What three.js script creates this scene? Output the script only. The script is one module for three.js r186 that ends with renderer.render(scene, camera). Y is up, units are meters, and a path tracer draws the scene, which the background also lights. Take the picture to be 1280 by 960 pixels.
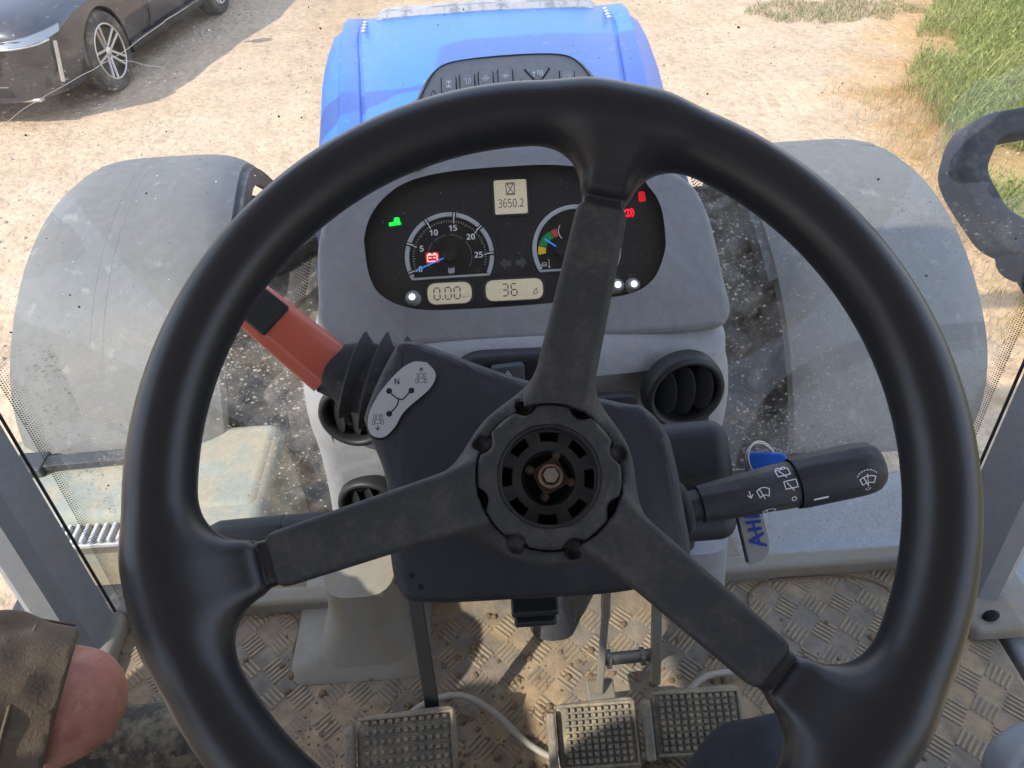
import * as THREE from 'three';
import { mergeGeometries, mergeVertices, toCreasedNormals } from 'three/addons/utils/BufferGeometryUtils.js';
import { RoundedBoxGeometry } from 'three/addons/geometries/RoundedBoxGeometry.js';
import { ImprovedNoise } from 'three/addons/math/ImprovedNoise.js';
import { Brush, Evaluator, SUBTRACTION } from 'three-bvh-csg';

// ---------------------------------------------------------------- camera, sky, sun, exposure
const scene = new THREE.Scene();
const D2R = Math.PI / 180;
const camera = new THREE.PerspectiveCamera(57.0, 4 / 3, 0.03, 400);
camera.position.set(-0.028, 2.3, 0);
camera.rotation.order = 'YXZ';
camera.rotation.set(-42 * D2R, -1.2 * D2R, -3 * D2R);

const toSun = new THREE.Vector3(-0.80, 1.0, 0.55).normalize();
{ // clear summer sky, whiter towards the horizon and around the sun
  const W = 256, H = 128, a = new Float32Array(W * H * 4), d = new THREE.Vector3();
  for (let j = 0; j < H; j++) for (let i = 0; i < W; i++) {
    const el = ((j + 0.5) / H - 0.5) * Math.PI, az = ((i + 0.5) / W - 0.5) * 2 * Math.PI;
    d.set(Math.cos(el) * Math.cos(az), Math.sin(el), Math.cos(el) * Math.sin(az));
    const h = Math.max(0, d.y), t = Math.pow(1 - h, 3), g = Math.pow(Math.max(0, d.dot(toSun)), 6) * 0.5;
    const lo = d.y < 0 ? 0.6 : 1, k = (j * W + i) * 4;
    a[k] = (0.50 + 0.60 * t + g) * lo; a[k + 1] = (0.66 + 0.50 * t + g * 0.95) * lo; a[k + 2] = (0.98 + 0.22 * t + g * 0.85) * lo; a[k + 3] = 1;
  }
  const sky = new THREE.DataTexture(a, W, H, THREE.RGBAFormat, THREE.FloatType);
  sky.mapping = THREE.EquirectangularReflectionMapping; sky.magFilter = sky.minFilter = THREE.LinearFilter; sky.needsUpdate = true;
  scene.background = sky; scene.environment = sky;
}
scene.backgroundIntensity = 1; scene.environmentIntensity = 1;
const sun = new THREE.DirectionalLight(new THREE.Color(1.0, 0.93, 0.82), 2.9);
sun.target.position.set(0, 1, -2); sun.position.copy(toSun).multiplyScalar(20).add(sun.target.position);
sun.castShadow = true; sun.shadow.mapSize.set(2048, 2048);
Object.assign(sun.shadow.camera, { left: -12, right: 12, top: 12, bottom: -12, near: 1, far: 60 });
scene.add(sun, sun.target);
const renderer = new THREE.WebGLRenderer({ antialias: true });
renderer.toneMapping = THREE.LinearToneMapping;
renderer.toneMappingExposure = 1.8;
renderer.shadowMap.enabled = true;

// ---------------------------------------------------------------- helpers
function rng(seed) { let s = seed >>> 0; return () => { s = (s + 0x6D2B79F5) >>> 0; let t = s; t = Math.imul(t ^ (t >>> 15), t | 1); t ^= t + Math.imul(t ^ (t >>> 7), t | 61); return ((t ^ (t >>> 14)) >>> 0) / 4294967296; }; }
const rand = rng(7), rr = (a, b) => a + (b - a) * rand();
const V = (x, y, z) => new THREE.Vector3(x, y, z), V2 = (x, y) => new THREE.Vector2(x, y);
const lerp = (a, b, t) => a + (b - a) * t, clamp = (x, a = 0, b = 1) => Math.min(b, Math.max(a, x)), sst = (a, b, x) => { const t = clamp((x - a) / (b - a)); return t * t * (3 - 2 * t); };
const used = {};
function numbered(n) { used[n] = (used[n] ?? -1) + 1; return used[n] ? `${n}_${String(used[n]).padStart(3, '0')}` : n; }
function thing(name, label, category, pos = [0, 0, 0], group) {
  const o = new THREE.Group(); o.name = numbered(name); o.position.set(...pos); o.userData = { label, category };
  if (group) o.userData.group = group; scene.add(o); return o;
}
function mk(name, geo, mat, parent = scene, label) {
  if (Array.isArray(geo)) geo = merge(geo);
  const m = new THREE.Mesh(geo, mat); m.name = parent === scene ? numbered(name) : name; m.castShadow = m.receiveShadow = true;
  if (label) m.userData.label = label; parent.add(m); return m;
}
function tag(o, label, category, group, kind) { o.userData = { ...o.userData, ...(label && { label }), ...(category && { category }), ...(group && { group }), ...(kind && { kind }) }; return o; }
function merge(gs) { const n = gs.map(g => { g = g.index ? g.toNonIndexed() : g; for (const k of Object.keys(g.attributes)) if (!['position', 'normal', 'uv'].includes(k)) g.deleteAttribute(k); if (!g.attributes.uv) boxUV(g); if (!g.attributes.normal) g.computeVertexNormals(); return g; }); return mergeGeometries(n); }
// texture coordinates in metres, from the side each face looks to
function boxUV(g) {
  const p = g.attributes.position, uv = new Float32Array(p.count * 2), a = V(), b = V(), c = V(), n = V();
  for (let i = 0; i < p.count; i += 3) {
    a.fromBufferAttribute(p, i); b.fromBufferAttribute(p, i + 1); c.fromBufferAttribute(p, i + 2); n.crossVectors(V().subVectors(b, a), V().subVectors(c, a));
    const ax = Math.abs(n.x), ay = Math.abs(n.y), az = Math.abs(n.z);
    [a, b, c].forEach((q, k) => { const [s, t] = ay >= ax && ay >= az ? [q.x, q.z] : ax >= az ? [q.z, q.y] : [q.x, q.y]; uv[(i + k) * 2] = s; uv[(i + k) * 2 + 1] = t; });
  }
  g.setAttribute('uv', new THREE.BufferAttribute(uv, 2)); return g;
}
const metric = g => { g = g.index ? g.toNonIndexed() : g; return boxUV(g); };
const box = (w, h, d, x = 0, y = 0, z = 0, r = 0.004, seg = 2) => metric((r > 0 ? new RoundedBoxGeometry(w, h, d, seg, Math.min(r, w / 2.01, h / 2.01, d / 2.01)) : new THREE.BoxGeometry(w, h, d)).translate(x, y, z));
const sph = (r, x, y, z, sx = 1, sy = 1, sz = 1, n = 16) => metric(new THREE.SphereGeometry(r, n, Math.max(8, n * 0.7 | 0)).scale(sx, sy, sz).translate(x, y, z));
const tube = (pts, r, seg = 40, rs = 8, closed = false) => metric(new THREE.TubeGeometry(new THREE.CatmullRomCurve3(pts.map(p => Array.isArray(p) ? V(...p) : p), closed), seg, r, rs, closed));
function bar(a, b, w, h, r = 0.003) { // a straight bar of a given section from a to b
  a = V(...a); b = V(...b); const L = a.distanceTo(b), g = new RoundedBoxGeometry(w, h, L, 2, r), m = new THREE.Matrix4().lookAt(b, a, V(0, 1, 0));
  return metric(g.applyMatrix4(m).translate((a.x + b.x) / 2, (a.y + b.y) / 2, (a.z + b.z) / 2));
}
function cyl(a, b, r0, r1 = r0, seg = 24) {
  a = V(...a); b = V(...b); const g = new THREE.CylinderGeometry(r1, r0, a.distanceTo(b), seg, 1);
  g.applyQuaternion(new THREE.Quaternion().setFromUnitVectors(V(0, 1, 0), V().subVectors(b, a).normalize())).translate((a.x + b.x) / 2, (a.y + b.y) / 2, (a.z + b.z) / 2); return metric(g);
}
function smoothShape(pts, closedCurve = true, n = 64) { const c = new THREE.SplineCurve([...pts, pts[0]].map(p => V2(...p))); return new THREE.Shape(c.getPoints(n)); }
function roundShape(pts, r) { // polygon with rounded corners
  const s = new THREE.Shape(), n = pts.length;
  for (let i = 0; i < n; i++) {
    const p = V2(...pts[i]), a = V2(...pts[(i + n - 1) % n]), b = V2(...pts[(i + 1) % n]), ri = Array.isArray(r) ? r[i] : r;
    const u = a.clone().sub(p), w = b.clone().sub(p), k = Math.min(ri, u.length() * 0.49, w.length() * 0.49), p0 = p.clone().addScaledVector(u.normalize(), k), p1 = p.clone().addScaledVector(w.normalize(), k);
    i ? s.lineTo(p0.x, p0.y) : s.moveTo(p0.x, p0.y); s.quadraticCurveTo(p.x, p.y, p1.x, p1.y);
  }
  s.closePath(); return s;
}
function extr(shape, depth, bevel = 0.003, seg = 3, curve = 10) { // front face at z = 0, body behind it
  const g = new THREE.ExtrudeGeometry(shape, { depth: Math.max(1e-4, depth - bevel * 2), bevelEnabled: bevel > 0, bevelThickness: bevel, bevelSize: bevel, bevelOffset: -bevel, bevelSegments: seg, curveSegments: curve });
  g.translate(0, 0, -depth + bevel); return metric(toCreasedNormals(g, 0.6));
}
function loft(sections, capped = true, closed = true) { // rings of equally many points
  const n = sections[0].length, pos = [], idx = [];
  sections.forEach(s => s.forEach(p => pos.push(p[0], p[1], p[2])));
  const m = closed ? n : n - 1;
  for (let i = 0; i + 1 < sections.length; i++) for (let j = 0; j < m; j++) { const a = i * n + j, b = i * n + (j + 1) % n, c = a + n, d = b + n; idx.push(a, c, b, b, c, d); }
  if (capped) for (const [i, f] of [[0, 1], [sections.length - 1, -1]]) {
    const c = pos.length / 3, s = sections[i], m0 = [0, 0, 0]; s.forEach(p => p.forEach((q, k) => m0[k] += q / n)); pos.push(...m0);
    for (let j = 0; j < n; j++) { const a = i * n + j, b = i * n + (j + 1) % n; f > 0 ? idx.push(c, a, b) : idx.push(c, b, a); }
  }
  const g = new THREE.BufferGeometry(); g.setAttribute('position', new THREE.Float32BufferAttribute(pos, 3)); g.setIndex(idx); g.computeVertexNormals();
  return g;
}
const soft = (g, crease = 0.7) => metric(toCreasedNormals(g, crease));
function grid(nu, nv, f) { // a sheet f(u, v) -> [x, y, z]
  const pos = [], uv = [], idx = [];
  for (let j = 0; j <= nv; j++) for (let i = 0; i <= nu; i++) { pos.push(...f(i / nu, j / nv)); uv.push(i / nu, j / nv); }
  for (let j = 0; j < nv; j++) for (let i = 0; i < nu; i++) { const a = j * (nu + 1) + i, b = a + 1, c = a + nu + 1, d = c + 1; idx.push(a, b, c, b, d, c); }
  const g = new THREE.BufferGeometry(); g.setAttribute('position', new THREE.Float32BufferAttribute(pos, 3)); g.setAttribute('uv', new THREE.Float32BufferAttribute(uv, 2)); g.setIndex(idx); g.computeVertexNormals(); return g;
}
// a smooth surface round the points where f < 0 (surface nets)
function nets(f, lo, hi, h) {
  const N = [0, 1, 2].map(k => Math.ceil((hi[k] - lo[k]) / h) + 1), [nx, ny, nz] = N, val = new Float32Array(nx * ny * nz), id = (i, j, k) => i + nx * (j + ny * k);
  for (let k = 0; k < nz; k++) for (let j = 0; j < ny; j++) for (let i = 0; i < nx; i++) val[id(i, j, k)] = f(lo[0] + i * h, lo[1] + j * h, lo[2] + k * h);
  const vi = new Int32Array(nx * ny * nz).fill(-1), pos = [], idx = [];
  const E = [[0, 1], [2, 3], [4, 5], [6, 7], [0, 2], [1, 3], [4, 6], [5, 7], [0, 4], [1, 5], [2, 6], [3, 7]];
  for (let k = 0; k < nz - 1; k++) for (let j = 0; j < ny - 1; j++) for (let i = 0; i < nx - 1; i++) {
    const v = []; let m = 0; for (let c = 0; c < 8; c++) { const q = val[id(i + (c & 1), j + ((c >> 1) & 1), k + (c >> 2))]; v.push(q); if (q < 0) m++; }
    if (m === 0 || m === 8) continue; let x = 0, y = 0, z = 0, n = 0;
    for (const [a, b] of E) if ((v[a] < 0) !== (v[b] < 0)) { const t = v[a] / (v[a] - v[b]); x += lerp(a & 1, b & 1, t); y += lerp((a >> 1) & 1, (b >> 1) & 1, t); z += lerp(a >> 2, b >> 2, t); n++; }
    vi[id(i, j, k)] = pos.length / 3; pos.push(lo[0] + (i + x / n) * h, lo[1] + (j + y / n) * h, lo[2] + (k + z / n) * h);
  }
  const quad = (a, b, c, d, flip) => { if (a < 0 || b < 0 || c < 0 || d < 0) return; flip ? idx.push(a, c, b, a, d, c) : idx.push(a, b, c, a, c, d); };
  for (let k = 1; k < nz - 1; k++) for (let j = 1; j < ny - 1; j++) for (let i = 1; i < nx - 1; i++) {
    const s = val[id(i, j, k)] < 0;
    if (s !== val[id(i + 1, j, k)] < 0) quad(vi[id(i, j - 1, k - 1)], vi[id(i, j, k - 1)], vi[id(i, j, k)], vi[id(i, j - 1, k)], !s);
    if (s !== val[id(i, j + 1, k)] < 0) quad(vi[id(i - 1, j, k - 1)], vi[id(i - 1, j, k)], vi[id(i, j, k)], vi[id(i, j, k - 1)], !s);
    if (s !== val[id(i, j, k + 1)] < 0) quad(vi[id(i - 1, j - 1, k)], vi[id(i, j - 1, k)], vi[id(i, j, k)], vi[id(i - 1, j, k)], !s);
  }
  const nor = [], e = h * 0.5, n = V();
  for (let q = 0; q < pos.length; q += 3) { const [x, y, z] = [pos[q], pos[q + 1], pos[q + 2]]; n.set(f(x + e, y, z) - f(x - e, y, z), f(x, y + e, z) - f(x, y - e, z), f(x, y, z + e) - f(x, y, z - e)).normalize(); nor.push(n.x, n.y, n.z); }
  const g = new THREE.BufferGeometry(); g.setAttribute('position', new THREE.Float32BufferAttribute(pos, 3)); g.setAttribute('normal', new THREE.Float32BufferAttribute(nor, 3)); g.setIndex(idx); return g;
}
const smin = (a, b, k) => { const h = Math.max(k - Math.abs(a - b), 0) / k; return Math.min(a, b) - h * h * k * 0.25; };
const rbox = (x, y, z, hx, hy, hz, r) => { const a = Math.abs(x) - hx + r, b = Math.abs(y) - hy + r, c = Math.abs(z) - hz + r; return Math.hypot(Math.max(a, 0), Math.max(b, 0), Math.max(c, 0)) + Math.min(Math.max(a, b, c), 0) - r; };
function cone(x, y, z, a, b, ra, rb) { // distance to a tapered capsule
  const px = x - a[0], py = y - a[1], pz = z - a[2], bx = b[0] - a[0], by = b[1] - a[1], bz = b[2] - a[2];
  const t = clamp((px * bx + py * by + pz * bz) / (bx * bx + by * by + bz * bz)); return Math.hypot(px - bx * t, py - by * t, pz - bz * t) - lerp(ra, rb, t);
}
// tileable noise
function perm(seed, n) { const r = rng(seed), a = new Float32Array(n * n); for (let i = 0; i < a.length; i++) a[i] = r(); return a; }
function vnoise(table, n, x, y) { const i = Math.floor(x), j = Math.floor(y), u = x - i, v = y - j, s = u * u * (3 - 2 * u), t = v * v * (3 - 2 * v), w = (a, b) => table[((a % n) + n) % n + n * (((b % n) + n) % n)]; return lerp(lerp(w(i, j), w(i + 1, j), s), lerp(w(i, j + 1), w(i + 1, j + 1), s), t); }
function fbm(seed, base, oct) { const T = []; for (let o = 0; o < oct; o++) T.push(perm(seed + o * 17, base << o)); return (u, v) => { let a = 0, k = 0.5, s = 0; for (let o = 0; o < oct; o++) { const n = base << o; a += k * vnoise(T[o], n, u * n, v * n); s += k; k *= 0.6; } return a / s; }; }
function tex(size, fn, metres, srgb = true) { // fn(u, v) -> [r, g, b, a] in 0..1 (sRGB when a colour)
  const a = new Uint8Array(size * size * 4);
  for (let j = 0; j < size; j++) for (let i = 0; i < size; i++) { const c = fn((i + 0.5) / size, (j + 0.5) / size), k = (j * size + i) * 4; a[k] = clamp(c[0]) * 255; a[k + 1] = clamp(c[1]) * 255; a[k + 2] = clamp(c[2]) * 255; a[k + 3] = c.length > 3 ? clamp(c[3]) * 255 : 255; }
  const t = new THREE.DataTexture(a, size, size); t.wrapS = t.wrapT = THREE.RepeatWrapping; t.magFilter = THREE.LinearFilter; t.minFilter = THREE.LinearMipmapLinearFilter; t.generateMipmaps = true;
  if (srgb) t.colorSpace = THREE.SRGBColorSpace; t.repeat.set(1 / metres, 1 / metres); t.needsUpdate = true; return t;
}
const grey = (size, fn, metres) => tex(size, (u, v) => { const g = fn(u, v); return [g, g, g]; }, metres, false);
const mix3 = (a, b, t) => [lerp(a[0], b[0], t), lerp(a[1], b[1], t), lerp(a[2], b[2], t)];
const hex = h => [(h >> 16 & 255) / 255, (h >> 8 & 255) / 255, (h & 255) / 255];
function canvasTex(w, h, draw) { const c = document.createElement('canvas'); c.width = w; c.height = h; const g = c.getContext('2d'); draw(g, w, h); const t = new THREE.CanvasTexture(c); t.colorSpace = THREE.SRGBColorSpace; t.anisotropy = 8; return t; }
const std = (o) => new THREE.MeshStandardMaterial({ roughness: 0.6, ...o });
const phys = (o) => new THREE.MeshPhysicalMaterial({ roughness: 0.5, ...o });
function frame(o, ex, ey) { const z = V().crossVectors(V(...ex), V(...ey)).normalize(), x = V(...ex).normalize(), y = V().crossVectors(z, x); o.quaternion.setFromRotationMatrix(new THREE.Matrix4().makeBasis(x, y, z)); return o; }
function decal(draw, pw, ph, w, h, x, y, z, parent, name = 'printed_symbol', rot = 0) { // flat print a hair above a surface
  const m = mk(name, new THREE.PlaneGeometry(w, h), std({ map: canvasTex(pw, ph, draw), transparent: true, roughness: 0.7 }), parent); m.position.set(x, y, z); m.rotation.z = rot; return m;
}

// ---------------------------------------------------------------- materials
const fa = fbm(3, 6, 5), fb = fbm(11, 16, 4), fc = fbm(29, 40, 3), fd = fbm(41, 3, 5);
const leather = grey(256, (u, v) => 0.5 * fc(u, v) + 0.5 * fb(u, v), 0.05);
const dusty = (base, dust, amt, size = 0.4, lo = 0.45, hi = 0.75) => tex(512, (u, v) => { const n = fa(u, v), s = fc(u, v), sp = fb(u * 2, v * 2) > 0.72 ? 0.25 : 0; return mix3(hex(base), hex(dust), clamp(amt * sst(lo, hi, n * 0.75 + s * 0.25) + sp * amt)).map(c => c * (0.95 + 0.1 * s)); }, size);
const M = {
  rim: phys({ color: new THREE.Color(0.022, 0.023, 0.027), roughness: 0.34, bumpMap: leather, bumpScale: 0.0001 }),
  hub: phys({ map: dusty(0x35373a, 0x625d55, 0.5, 0.09, 0.35, 0.8), roughness: 0.6, bumpMap: leather, bumpScale: 0.0002 }),
  spoke: phys({ map: dusty(0x282a2e, 0x4a4743, 0.4, 0.2), roughness: 0.52, bumpMap: leather, bumpScale: 0.0002 }),
  cover: phys({ map: dusty(0x2c2e34, 0x4c4a48, 0.3, 0.25), roughness: 0.58, bumpMap: leather, bumpScale: 0.00025 }),
  black: std({ color: new THREE.Color(0.016, 0.017, 0.019), roughness: 0.5 }),
  blackMatt: std({ color: new THREE.Color(0.010, 0.010, 0.011), roughness: 0.85 }),
  housing: std({ map: dusty(0x828488, 0x8e8a82, 0.18, 0.3), roughness: 0.62, bumpMap: leather, bumpScale: 0.0004 }),
  console: std({ map: dusty(0x95979b, 0x9c9486, 0.25, 0.35), roughness: 0.55, bumpMap: leather, bumpScale: 0.0003 }),
  boot: std({ map: dusty(0x8d887d, 0x8e7c60, 0.7, 0.3), roughness: 0.7 }),
  red: phys({ color: new THREE.Color(0.50, 0.095, 0.055), roughness: 0.42, clearcoat: 0.25, clearcoatRoughness: 0.3 }),
  rubber: std({ map: dusty(0x2a2a2c, 0x6a645a, 0.4, 0.12), roughness: 0.8 }),
  frame: std({ map: dusty(0x82868b, 0x8b8374, 0.35, 0.4), roughness: 0.5 }),
  frit: std({ color: 0x0c0c0d, roughness: 0.4 }),
  floor: std({ map: tex(1024, (u, v) => { const n = fa(u, v), s = fc(u, v), q = fb(u, v); let c = mix3(hex(0x84786a), hex(0xa08b6e), sst(0.35, 0.6, n)); c = mix3(c, hex(0x75726a), 0.6 * sst(0.55, 0.7, fd(u, v))); return c.map(k => k * (0.78 + 0.3 * s + 0.14 * q)); }, 0.6), roughness: 0.85, bumpMap: grey(512, (u, v) => 0.5 * fc(u * 2, v * 2) + 0.5 * fb(u * 2, v * 2), 0.3), bumpScale: 0.0015 }),
  treadbar: std({ map: dusty(0x827a6c, 0x9e8a6d, 0.9, 0.22, 0.3, 0.6), roughness: 0.6 }),
  mud: std({ map: dusty(0x75624b, 0x8f7a5e, 0.8, 0.1), roughness: 0.95 }),
  pedal: std({ map: dusty(0x7a7468, 0xa8997e, 0.85, 0.12, 0.3, 0.7), roughness: 0.7, bumpMap: leather, bumpScale: 0.0006 }),
  steel: std({ color: new THREE.Color(0.38, 0.37, 0.35), metalness: 0.85, roughness: 0.38 }),
  wornSteel: std({ map: dusty(0x8e8a80, 0xa08a66, 0.7, 0.08), metalness: 0.35, roughness: 0.5 }),
  copper: std({ color: new THREE.Color(0.38, 0.28, 0.21), metalness: 0.8, roughness: 0.45 }),
  rusty: std({ map: dusty(0x4c3e33, 0x7c6450, 0.8, 0.03), roughness: 0.8 }),
  white: std({ color: 0xe8e8e4, roughness: 0.5 }),
  fender: std({ map: tex(1024, (u, v) => { const n = fa(u, v), s = fc(u, v), q = fb(u, v), w = fd(u, v); let c = mix3(hex(0x646664), hex(0x706f6a), n); c = mix3(c, hex(0x9b988e), 0.4 * sst(0.66, 0.82, q) + 0.08 * sst(0.55, 0.75, w)); return c.map(k => k * (0.94 + 0.12 * s)); }, 0.7), roughness: 0.6, bumpMap: leather, bumpScale: 0.0008 }),
  tyre: std({ map: dusty(0x3a3835, 0x86796a, 0.75, 0.5), roughness: 0.9 }),
  blue: phys({ map: tex(1024, (u, v) => { const q = fb(u, v), s = fc(u, v), n = fa(u, v); let c = mix3(hex(0x0c66cc), hex(0x1472d6), n); c = mix3(c, hex(0x9ab8de), 0.4 * sst(0.70, 0.86, q) + 0.12 * sst(0.66, 0.9, s)); return c; }, 0.8), roughness: 0.42, clearcoat: 0.2, clearcoatRoughness: 0.25 }),
  greyPaint: std({ map: dusty(0xb5b6b8, 0xc2b8a4, 0.5, 0.4), roughness: 0.5 }),
  nose: std({ map: dusty(0x6e7074, 0xa6a5a2, 0.9, 0.3, 0.3, 0.6), roughness: 0.6 }),
  tank: std({ map: dusty(0x8d9286, 0xa0967f, 0.9, 0.35, 0.35, 0.6), roughness: 0.7 }),
  darkPlastic: std({ map: dusty(0x3a3c40, 0x7a746a, 0.6, 0.3), roughness: 0.65 }),
  glass: phys({ color: 0xffffff, transmission: 1, thickness: 0, roughness: 0, ior: 1.45, metalness: 0 }),
  carGlass: phys({ color: 0x0a0d12, roughness: 0.05, clearcoat: 1 }),
  navy: phys({ color: new THREE.Color(0.004, 0.007, 0.020), roughness: 0.3, metalness: 0, clearcoat: 1, clearcoatRoughness: 0.03 }),
  carBlack: phys({ color: 0x101114, roughness: 0.45 }),
  alloy: std({ color: new THREE.Color(0.55, 0.52, 0.48), metalness: 0.7, roughness: 0.35 }),
  chrome: std({ color: 0xcfd2d6, metalness: 1, roughness: 0.18 }),
  lamp: phys({ color: 0x8d959e, roughness: 0.12, clearcoat: 1, metalness: 0.3 }),
  skin: phys({ map: tex(512, (u, v) => { const n = fa(u, v), s = fc(u, v), q = fb(u, v); return mix3(mix3(hex(0xb0705f), hex(0xc48c78), n), hex(0xa85f55), 0.5 * sst(0.55, 0.75, q)).map(k => k * (0.93 + 0.14 * s)); }, 0.25), roughness: 0.5, sheen: 0.2 }),
  hair: std({ color: 0x3a2a1c, roughness: 0.8 }),
  shorts: std({ map: tex(512, (u, v) => { const n = fa(u, v), s = fc(u, v), w = 0.5 + 0.5 * Math.sin(u * 900) * Math.sin(v * 900), q = fd(u, v); let c = mix3(hex(0x66584a), hex(0x776755), n); c = mix3(c, hex(0x433c35), 0.4 * sst(0.56, 0.7, q)); return c.map(k => k * (0.85 + 0.12 * w + 0.12 * s)); }, 0.3), roughness: 0.95, bumpMap: leather, bumpScale: 0.0007 }),
  shirt: std({ color: 0x5d6470, roughness: 0.95 }),
  denim: std({ map: tex(1024, (u, v) => { const d = 0.5 + 0.5 * Math.sin((u + v) * 2 * Math.PI * 90), s = fc(u * 2, v * 2), n = fa(u, v); return mix3(hex(0x22252d), hex(0x474c58), 0.25 * d + 0.35 * s + 0.3 * n - 0.05); }, 0.12), roughness: 0.95, bumpMap: leather, bumpScale: 0.0004 }),
  shoe: std({ map: dusty(0x45413a, 0x93866e, 0.8, 0.24, 0.35, 0.65), roughness: 0.85, bumpMap: leather, bumpScale: 0.0008 }),
  seat: std({ color: 0x2b2d33, roughness: 0.9 }),
  cable: std({ color: 0xa9a296, roughness: 0.6 }),
  roof: std({ color: 0xb9bbbd, roughness: 0.6 }),
};

// ---------------------------------------------------------------- ground, grass
const pn = new ImprovedNoise(), noi = (x, y, s = 0) => pn.noise(x, y, s);
const grassEdge = z => (z < -8.5 ? 5.2 + (-8.5 - z) * 0.5 : z < -6 ? lerp(3.75, 5.2, (-6 - z) / 2.5) : z < -4 ? lerp(3.2, 3.75, (-4 - z) / 2) : 3.2 - (z + 4) * 0.05) + 0.25 * noi(z * 1.7, 3.1) + 0.12 * noi(z * 5, 9.1);
{
  const spread = t => { const s = (t - 0.5) * 2; return Math.sign(s) * (9 * Math.abs(s) + 90 * Math.pow(Math.abs(s), 5)); };
  const g = grid(200, 200, (u, v) => { const x = spread(u), z = -6 + spread(v); const h = 0.02 * noi(x * 0.7, z * 0.7, 1) + 0.012 * noi(x * 2.3, z * 2.3, 5); return [x, Math.abs(x) < 12 && Math.abs(z + 6) < 12 ? h : 0, z]; });
  const p = g.attributes.position, uv = [], col = [];
  for (let i = 0; i < p.count; i++) {
    const x = p.getX(i), z = p.getZ(i); uv.push(x, z);
    const e = x - grassEdge(z), straw = sst(-1.1, -0.1, e + 0.35 * noi(x * 2.1, z * 2.1, 8)), track = sst(0.15, 0.5, noi(x * 0.45, z * 0.16, 2));
    const c = mix3(mix3([1, 1, 1], [0.9, 0.86, 0.8], track), [0.86, 0.70, 0.42], straw * 0.85), g2 = sst(0.15, 0.8, e + 0.3 * noi(x * 1.3, z * 1.3, 3)); col.push(...mix3(c, [0.42, 0.46, 0.20], g2 * 0.9));
  }
  g.setAttribute('uv', new THREE.Float32BufferAttribute(uv, 2)); g.setAttribute('color', new THREE.Float32BufferAttribute(col, 3)); g.computeVertexNormals();
  const sand = std({ vertexColors: true, roughness: 0.95, map: tex(1024, (u, v) => { const n = fa(u, v), q = fb(u, v), s = fc(u, v); let c = mix3(hex(0xb29a7f), hex(0xbea68a), sst(0.35, 0.65, 0.6 * n + 0.4 * q)); c = mix3(c, hex(0x978063), 0.4 * sst(0.6, 0.78, q)); return c.map(k => k * (0.9 + 0.2 * s)); }, 1.7), bumpMap: grey(1024, (u, v) => 0.35 * fa(u, v) + 0.35 * fb(u, v) + 0.3 * fc(u, v), 1.7), bumpScale: 0.05 });
  const gr = mk('ground', g, sand); gr.geometry.index && 0; tag(gr, 'pale sandy gravel yard around the tractor', null, null, 'structure');
  // small stones lying on it
  const st = new THREE.InstancedMesh(new THREE.IcosahedronGeometry(1, 0), std({ color: 0xffffff, roughness: 0.9 }), 9000), m = new THREE.Matrix4(), q = new THREE.Quaternion(), c = new THREE.Color();
  for (let i = 0; i < 9000; i++) { const z = -1 - 13 * Math.pow(rand(), 0.8), x = rr(-7, 6), s = 0.004 + 0.013 * Math.pow(rand(), 4); q.setFromEuler(new THREE.Euler(rr(0, 6), rr(0, 6), rr(0, 6))); m.compose(V(x, 0.02 * noi(x * 0.7, z * 0.7, 1) + 0.012 * noi(x * 2.3, z * 2.3, 5) + s * 0.2, z), q, V(s * rr(0.8, 1.4), s * 0.6, s)); st.setMatrixAt(i, m); const k = rr(0.3, 0.6); st.setColorAt(i, c.setRGB(k, k * 0.86, k * 0.7)); }
  st.name = 'gravel'; st.castShadow = st.receiveShadow = true; scene.add(st); tag(st, 'small loose stones scattered over the sandy yard', 'gravel', null, 'stuff');
}
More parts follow.
